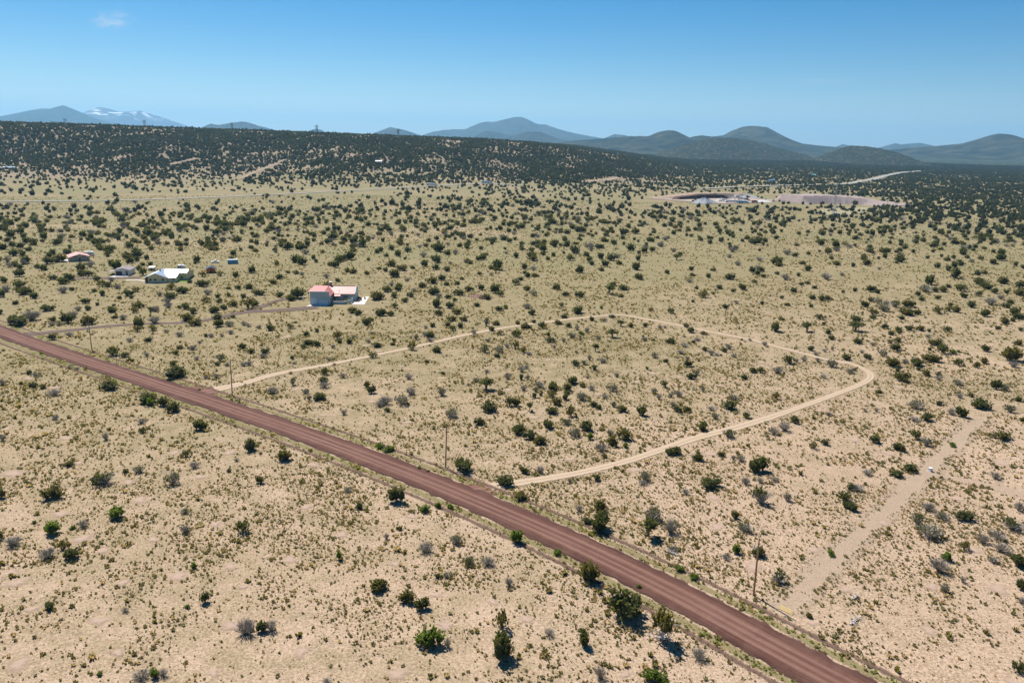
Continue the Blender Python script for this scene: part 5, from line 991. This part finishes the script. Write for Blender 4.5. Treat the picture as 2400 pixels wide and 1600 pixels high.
def pickup(px, py, rz, mat, label):
    t_ = empty('pickup_truck', g(px, py), rz); tag(t_, label, 'pickup')
    MB().prism_y([(0, .45), (5.2, .45), (5.2, .95), (3.75, 1.05), (3.1, 1.75), (1.9, 1.78), (1.8, 1.05), (0, 1.0)], -.9, .9).build('body', mat, t_)
    part(t_, 'window', C_GLASS, (2.05, 3.05, -.915, -.901, 1.12, 1.65)); part(t_, 'window', C_GLASS, (2.05, 3.05, .901, .915, 1.12, 1.65)); MB().slab([(3.2, -.8, 1.72), (3.78, -.8, 1.12), (3.78, .8, 1.12), (3.2, .8, 1.72)], .02).build('windscreen', C_GLASS, t_)
    for x in (1.0, 4.2):
        for y in (-.82, .82): wheel(t_, x, y)
    for y in (-.6, .6): part(t_, 'headlight', C_WHITE, (5.201, 5.23, y - .15, y + .15, .7, .85))
pickup(494, 616.4, math.radians(15), C_WHITE, 'white pickup truck parked among junipers near the blue container')
def semi(px, py, rz, tmat, label):
    x, y = g0(px, py); t_ = empty('semi_truck', (x, y, float(terrain(x, y)) + .75), rz); tag(t_, label, 'truck')
    part(t_, 'trailer', tmat, (-16, -2.2, -1.3, 1.3, 1.15, 4.1)); part(t_, 'trailer_frame', C_RUBB, (-15.5, -1, -.5, .5, .8, 1.14))
    MB().prism_y([(-1.8, .9), (2.4, .9), (2.4, 2.0), (1.2, 2.2), (.7, 3.6), (-1.8, 3.9)], -1.2, 1.2).build('cab', C_WHITE, t_); part(t_, 'window', C_GLASS, (-.2, .6, -1.22, -1.201, 2.3, 3.2))
    for xx in (-15, -13.6, -3.2, -1.6, 1.6):
        wheel(t_, xx, -1.05, .5, .5); wheel(t_, xx, 1.05, .5, .5)
semi(1022, 440.6, math.radians(12), C_WHITE, 'white semi truck with long trailer on the highway, cab ahead of open grass')
semi(1150, 438.2, math.radians(-4), plain('pale_blue_trailer', (.4,.55,.65), .5), 'pale blue semi trailer truck on the highway close to the wooded slope')

# ------------------------------------------------------------------ poles, masts, small things
C_POLE = plain('treated_pole_wood', (0.42, 0.235, 0.115), 0.85, var=0.3, scale=1.0)
C_PORC = plain('grey_porcelain', (0.6, 0.62, 0.64), 0.3)
def utility_pole(px, py, h, label, fit, lean=(0, 0)):
    p = g(px, py); o = empty('utility_pole', p); tag(o, label, 'pole', None)
    top = Vector((lean[0], lean[1], h)); MB().tube([(0, 0, -.3), top * .5, top], [.19, .16, .12], 10).build('post', C_POLE, o)
    def at(f): return top * f
    if fit >= 1:
        for k, s in ((.86, -1), (.835, -1)):
            a = at(k); br = MB().tube([a, a + Vector((s * .75, 0, .05))], [.05, .04], 6).build('bracket', C_GREYM, o); e = a + Vector((s * .75, 0, .05))
            MB().tube([e, e + Vector((0, 0, .12)), e + Vector((0, 0, .3))], [.08, .12, .06], 8).build('insulator', C_PORC, br)
    a = at(1); MB().tube([a, a + Vector((0, 0, .12)), a + Vector((0, 0, .28))], [.06, .09, .05], 8).build('insulator', C_PORC, o)
    if fit >= 2:
        a = at(.72); tr = MB().tube([a + Vector((-.5, -.1, -.55)), a + Vector((-.5, -.1, -.5)), a + Vector((-.5, -.1, .3)), a + Vector((-.5, -.1, .42))], [.26, .3, .3, .2], 12).build('transformer', plain('pale_grey_enamel', (.62,.68,.70), .4), o)
        MB().tube([a + Vector((-.5, -.1, .42)), a + Vector((-.5, -.1, .7))], [.05, .04], 6).build('bushing', C_PORC, tr)
        a = at(.86); ar = MB().tube([a, a + Vector((.55, 0, .1))], [.05, .05], 6).build('bracket', C_GREYM, o); MB().tube([a + Vector((.55, 0, .0)), a + Vector((.6, 0, .45))], [.1, .08], 8).build('cutout_switch', C_PORC, ar)
        MB().tube([at(.2), at(.62) + Vector((.0, -.17, 0))], [.02, .02], 4).build('ground_wire', C_RUBB, o)
    return o
utility_pole(1766, 1395, 11.2, 'brown wooden utility pole standing beside the yellow boards', 1, (.0, 0))
utility_pole(544.4, 926, 11.3, 'plain wooden utility pole by the dirt track mouth nearest the driveway', 0, (0.1, 0))
utility_pole(1044.4, 1094.6, 11.4, 'wooden utility pole beside a dense juniper close to the dirt track corner', 1, (.25, 0))
utility_pole(215, 817, 10.8, 'wooden utility pole carrying a pale transformer can beside the driveway', 2, (-.15, 0))
p = utility_pole(194.5, 649.5, 9.5, 'dark wooden utility pole among junipers in front of the tan house', 1, (-.1, 0))
utility_pole(389, 474, 9, 'far thin utility pole standing by the highway', 0)
# boards on the ground
C_BOARD = plain('fresh_yellow_board', (0.52, 0.38, 0.16), 0.7, var=0.1)
a_, b_ = g(1825, 1426), g(1857, 1441.5); dv = (b_ - a_); L_ = dv.length
for k in range(4):
    o = empty('board', a_ + Vector((.16, .34, 0)) * k + Vector((0, 0, .02)), math.atan2(dv.y, dv.x) + rng.uniform(-.02, .02))
    tag(o, 'long yellow board lying on pale soil beside the utility pole shadow', 'board', 'yellow boards on the soil'); MB().box(0, L_ * rng.uniform(.94, 1.02), 0, .2, 0, .09).build('plank', C_BOARD, o)
# bleached fallen tree
def fallen(px, py, w, label, seed):
    r = random.Random(seed); p = g(px, py); o = empty('fallen_tree', p, r.uniform(0, 3)); tag(o, label, 'dead tree'); b = MB()
    b.tube([(-w*.5, 0, .12), (0, .1, .3), (w*.45, -.1, .15)], [.16, .13, .05], 7); b.build('trunk', plain('bleached_limb', (.40,.37,.34), .85), o); c = MB()
    for k in range(26):
        x = r.uniform(-w*.45, w*.45); a = r.uniform(0, 6.28); l = r.uniform(.3, .9) * w * .45
        q = Vector((x + math.cos(a)*l, math.sin(a)*l, r.uniform(.05, .7))); c.tube([(x, 0, .25), q.lerp(Vector((x, 0, .6)), .4), q], [.06, .04, .012], 5)
    c.build('branches', plain('bleached_limb', (.40,.37,.34), .85), o)
fallen(2003, 1456, 3.2, 'bleached fallen tree with twisted limbs on the soil right of the boards', 3)
fallen(2005, 1400, 2.0, 'small heap of grey fallen branches between the worn strip and the fallen tree', 4)
fallen(1575, 1297, 2.4, 'flat heap of grey brush beside the red road among leafless shrubs', 6)
wb = empty('utility_pedestal', g(2180, 1104), .4); tag(wb, 'small white utility box standing alone on the worn pale strip', 'utility box'); part(wb, 'body', C_WHITE, (-.4, .4, -.35, .35, 0.05, .85)); part(wb, 'lid', C_WHITE, (-.45, .45, -.4, .4, .853, .95)); part(wb, 'base', C_CONC, (-.9, .9, -.6, .6, -.1, .048))
# lattice towers on the mesa rim
C_STEEL = plain('dark_tower_steel', (0.16, 0.17, 0.18), 0.6, 0.3)
def lattice(o, h, w0, w1, r, n):
    legs = []
    for sx, sy in ((-1,-1),(1,-1),(1,1),(-1,1)): MB().tube([(sx*w0, sy*w0, -.5), (sx*w1, sy*w1, h)], [r, r*.8], 4).build('leg', C_STEEL, o)
    b = MB()
    for k in range(n):
        z0, z1 = h*k/n, h*(k+1)/n; u0, u1 = w0+(w1-w0)*k/n, w0+(w1-w0)*(k+1)/n
        for (ax, ay), (bx, by) in (((-1,-1),(1,-1)),((1,-1),(1,1)),((1,1),(-1,1)),((-1,1),(-1,-1))):
            b.tube([(ax*u0, ay*u0, z0), (bx*u1, by*u1, z1)], [r*.55, r*.55], 3, False); b.tube([(bx*u0, by*u0, z0), (ax*u1, ay*u1, z1)], [r*.55, r*.55], 3, False)
    b.build('bracing', C_STEEL, o)
def pylon(px, topy, label):
    D = 2680.0; d = ray(px, topy); k = D / math.hypot(d[0], d[1]); x, y, zt = d[0]*k, d[1]*k, CAM_H + d[2]*k; z = float(terrain(x, y)); h = max(14, zt - z)
    o = empty('transmission_tower', (x, y, z), .5); tag(o, label, 'tower', None); lattice(o, h, 3.2, 1.6, .42, 4)
    for f, wd in ((.78, 7.5), (.97, 6)):
        MB().box(-wd, wd, -.4, .4, h*f - .35, h*f + .35).build('cross_arm', C_STEEL, o)
    for sx in (-1.6, 1.6): MB().tube([(sx, 0, h), (sx*2.2, 0, h*1.1)], [.4, .3], 4).build('peak', C_STEEL, o)
for px, ty, s in ((152, 279, 'dark steel transmission tower on the mesa rim below the broad wooded mountain'), (338, 282, 'dark steel transmission tower on the mesa rim in front of the snowy peaks'), (543, 288, 'dark steel transmission tower against the twin-topped blue hill'), (742, 294, 'dark steel transmission tower in front of the tiniest blue hill'), (933, 304, 'dark steel transmission tower against the small pointed blue hill')): pylon(px, ty, s)
# mast and its hut
p = g0(1954, 504.5); z = float(terrain(*p)); d = ray(1958, 428); k = math.hypot(*p) / math.hypot(d[0], d[1]); mh = CAM_H + d[2]*k - z
mo = empty('lattice_mast', (p[0], p[1], z), .3); tag(mo, 'slender grey lattice radio mast beside a hut near the quarry bank', 'mast'); C_STEEL = C_GREYM; lattice(mo, mh, 1.5, .55, .13, 16); MB().tube([(0,0,mh),(0,0,mh+5)], [.1,.05], 5).build('antenna', C_GREYM, mo); MB().box(-1.1, -.7, -.5, .5, mh*.8, mh*.8 + 2).build('antenna_panel', C_WHITE, mo)
hp = g0(1962, 505.5); hz_ = float(terrain(*hp)); hu = empty('hut', (hp[0], hp[1], hz_), -.2); tag(hu, 'small dark equipment hut with white roof at the foot of the radio mast', 'hut'); part(hu, 'wall', plain('slate_panel', (.10,.11,.14), .7), (-2.9, 2.9, -1.5, 1.5, -.3, 2.7)); part(hu, 'roof', C_WHITE, (-3.2, 3.2, -1.8, 1.8, 2.703, 3.0)); part(hu, 'door', C_GREYM, (-.5, .5, -1.56, -1.503, 0, 2.1))
patch('clearing', [g0(1885, 503), g0(1930, 507), g0(1990, 508), g0(2025, 500), g0(2075, 491), g0(2085, 486), g0(2030, 483), g0(1970, 483), g0(1925, 488), g0(1895, 495)], patch_mat('mown_pale_grass', (0.29, 0.25, 0.15), (0.24, 0.215, 0.125), 0.35, 0.15), 0.35)
# ------------------------------------------------------------------ quarry
m_qf = patch_mat('quarry_dust', (0.36, 0.285, 0.235), (0.28, 0.22, 0.18), 0.35, 0.06)
patch('quarry_floor', [g0(x, y) for x, y in ((1490,466),(1540,470),(1590,474),(1640,479),(1720,480),(1790,476),(1840,472),(1850,467),(1800,464),(1770,458),(1720,455),(1660,454),(1600,457),(1540,461))], m_qf, 0.7, 0, 8)
def bank(name, line, h, w, mat, label, seed, cat='bank', noise=.5):
    L = smooth_line(line, 3.0); n = len(L); cs = 14; vs = []
    for i, q in enumerate(L):
        d = (L[min(i+1, n-1)] - L[max(i-1, 0)]).normalized(); nn = Vector((-d.y, d.x, 0)); u = i / (n-1); hh = float(np.interp(u, [k[0] for k in h], [k[1] for k in h]))
        for j in range(cs + 1):
            s = j / cs * 2 - 1; pr = min(1, (1 - abs(s)) * 2.4); r_ = float(fbm(i * .45 + seed, s * 1.2, 3, seed) - .5) * noise * 2
            c = q + nn * (s * w / 2 + r_ * 1.5); vs.append((c.x, c.y, float(terrain(c.x, c.y)) - .3 + hh * pr + r_ * pr))
    fs = [(i*(cs+1)+j, (i+1)*(cs+1)+j, (i+1)*(cs+1)+j+1, i*(cs+1)+j+1) for i in range(n-1) for j in range(cs)]
    o = mesh_obj(name, vs, fs, mat, None, False); return tag(o, label, cat) if label else tag(o, kind='structure')
m_spoil = rock_mat('pinkish_spoil', (0.27, 0.215, 0.20), (0.35, 0.285, 0.26), 0.35, 0.65, 0.25)
bank('spoil_bank', [g0(1846, 472), g0(1900, 471), g0(1960, 472), g0(2020, 474), g0(2070, 477), g0(2120, 481)], [(0, 0), (.07, 11), (.3, 11), (.62, 9.5), (.75, 5), (.98, 2), (1, 0)], 74, m_spoil, 'long flat-topped bank of pinkish quarry spoil', 4, noise=.9)
m_pit = rock_mat('dark_cut_rock', (0.05, 0.034, 0.032), (0.13, 0.085, 0.075), 0.35, 0.65, 0.2)
bank('cliff', [g0(1578, 468), g0(1610, 466.5), g0(1650, 464), g0(1685, 463), g0(1714, 464)], [(0, 0), (.1, 4), (.5, 6.5), (.9, 5.5), (1, 0)], 16, m_pit, None, 8)
bank('ledge', [g0(1520, 466), g0(1580, 463), g0(1650, 459.5), g0(1712, 459), g0(1770, 461)], [(0, 0), (.2, 3), (.5, 6), (.9, 6), (1, 0)], 34, m_qf if False else rock_mat('pale_overburden', (0.28, 0.21, 0.155), (0.35, 0.27, 0.205), .35, .65, .15), None, 9)
def pile(px, py, r, h, mat, label, seed):
    p = g0(px, py); z = float(terrain(*p)); n, k = 30, 8; vs = []
    for i in range(k + 1):
        for j in range(n):
            a = 6.283 * j / n; rr = r * i / k * (1 + .15 * math.sin(3*a + seed) + .08 * math.sin(7*a)); zz = h * (1 - (i / k)) ** .95 * (1 + .1 * math.sin(5*a + seed)); vs.append((rr*math.cos(a), rr*math.sin(a)*.8, zz - .3))
    o = mesh_obj('gravel_pile', vs, [(i*n+j, (i+1)*n+j, (i+1)*n+(j+1)%n, i*n+(j+1)%n) for i in range(k) for j in range(n)], mat); o.location = (p[0], p[1], z + .6); tag(o, label, 'gravel pile')
C_GRAV = plain('grey_gravel', (.30,.31,.33), .95, scale=.5); C_GRAVL = plain('pale_gravel', (.52,.49,.47), .95, scale=.5)
pile(1650, 476.5, 17, 8, C_GRAV, 'broad grey gravel pile in front of the dark quarry face', 1); pile(1690, 471, 10, 5, C_GRAVL, 'pale gravel pile between the dark face and the plant', 2)
pile(1742, 460, 24, 6, C_GRAV, 'wide low blue-grey gravel pile behind the crushing plant', 3); pile(1790, 472, 13, 4, C_GRAVL, 'low pale gravel pile at the spoil bank end of the plant', 5)
p = g0(1718, 474); pl = empty('crushing_plant', (p[0], p[1], float(terrain(*p)) + .7), .1); tag(pl, 'pale quarry crushing plant with hopper and sloping conveyor', 'machine')
part(pl, 'hopper', C_CONC, (2, 8, -3, 3, 6, 10)); part(pl, 'control_cabin', C_WHITE, (9, 12.5, -1.5, 1.5, 5, 8)); MB().tube([(-20, 0, 1.5), (3, 0, 8)], [1.0, 1.0], 6).build('conveyor', C_GREYM, pl); MB().tube([(8, 0, 7), (26, 2, 2.5)], [.9, .9], 6).build('conveyor', C_GREYM, pl)
for x in (2.2, 7.4, 9.2, 12): 
    for y in (-1.4, 1.2): part(pl, 'support', C_GREYM, (x, x + .4, y, y + .4, -.5, 6))
def boxtruck(px, py, rz, L, mat, label):
    p = g0(px, py); o = empty('quarry_truck', (p[0], p[1], float(terrain(*p)) + .75), rz); tag(o, label, 'truck'); part(o, 'bed', mat, (0, L, -1.3, 1.3, 1.1, 3.4)); part(o, 'cab', C_WHITE, (L + .2, L + 2.2, -1.2, 1.2, .8, 3.0)); part(o, 'window', C_GLASS, (L + 2.201, L + 2.22, -1, 1, 1.9, 2.7)); part(o, 'chassis', C_RUBB, (0, L + 2, -.5, .5, .7, 1.09))
    for x in (1.2, 2.6, L + 1.2):
        for y in (-1.1, 1.1): wheel(o, x, y, .55, .4)
boxtruck(1700, 474.5, .05, 16, C_WHITE, 'long white truck standing by the crushing plant'); boxtruck(1730, 476.3, -.1, 12, C_BLUE, 'long blue truck standing by the crushing plant'); boxtruck(1762, 475, .3, 7, plain('rust_red_bed', (.3,.1,.07), .7), 'short rust-red truck at the quarry edge')
# lone far roofs
def barn(px, py, L, W, h, rz, wm, rm, label):
    x, y = on_terrain(px, py); o = empty('barn', (x, y, float(terrain(x, y))), rz); tag(o, label, 'building'); MB().prism_x([(0, -.5), (W, -.5), (W, h), (W/2, h + 1.8), (0, h)], 0, L).build('wall', wm, o)
    MB().slab([(-.5, -.5, h - .1), (L + .5, -.5, h - .1), (L + .5, W/2, h + 2), (-.5, W/2, h + 2)], .25).build('roof_slope', rm, o); MB().slab([(-.5, W/2 + .02, h + 2), (L + .5, W/2 + .02, h + 2), (L + .5, W + .5, h - .1), (-.5, W + .5, h - .1)], .25).build('roof_slope', rm, o); part(o, 'door', C_DKDOOR, (L*.4, L*.55, -.06, 0, 0, 2.6))
C_PALEB = plain('pale_blue_roof', (.32,.42,.50), .85)
barn(6, 396, 20, 9, 2.5, .1, C_GREYM, C_PALEB, 'far pale blue roofed barn at the foot of the mesa'); barn(880, 382, 12, 7, 3, .1, C_TAN, C_WHITE, 'far white roofed cabin on the wooded mesa slope'); barn(1803, 427, 14, 9, 4, .2, C_TAN, plain('deep_blue_roof', (.08,.2,.35), .5), 'far dark blue roofed house in the woodland past the quarry'); barn(1903, 413, 12, 8, 4, .2, C_BEIGE, plain('cyan_roof', (.2,.5,.5), .5), 'far cyan roofed house deep in the woodland')
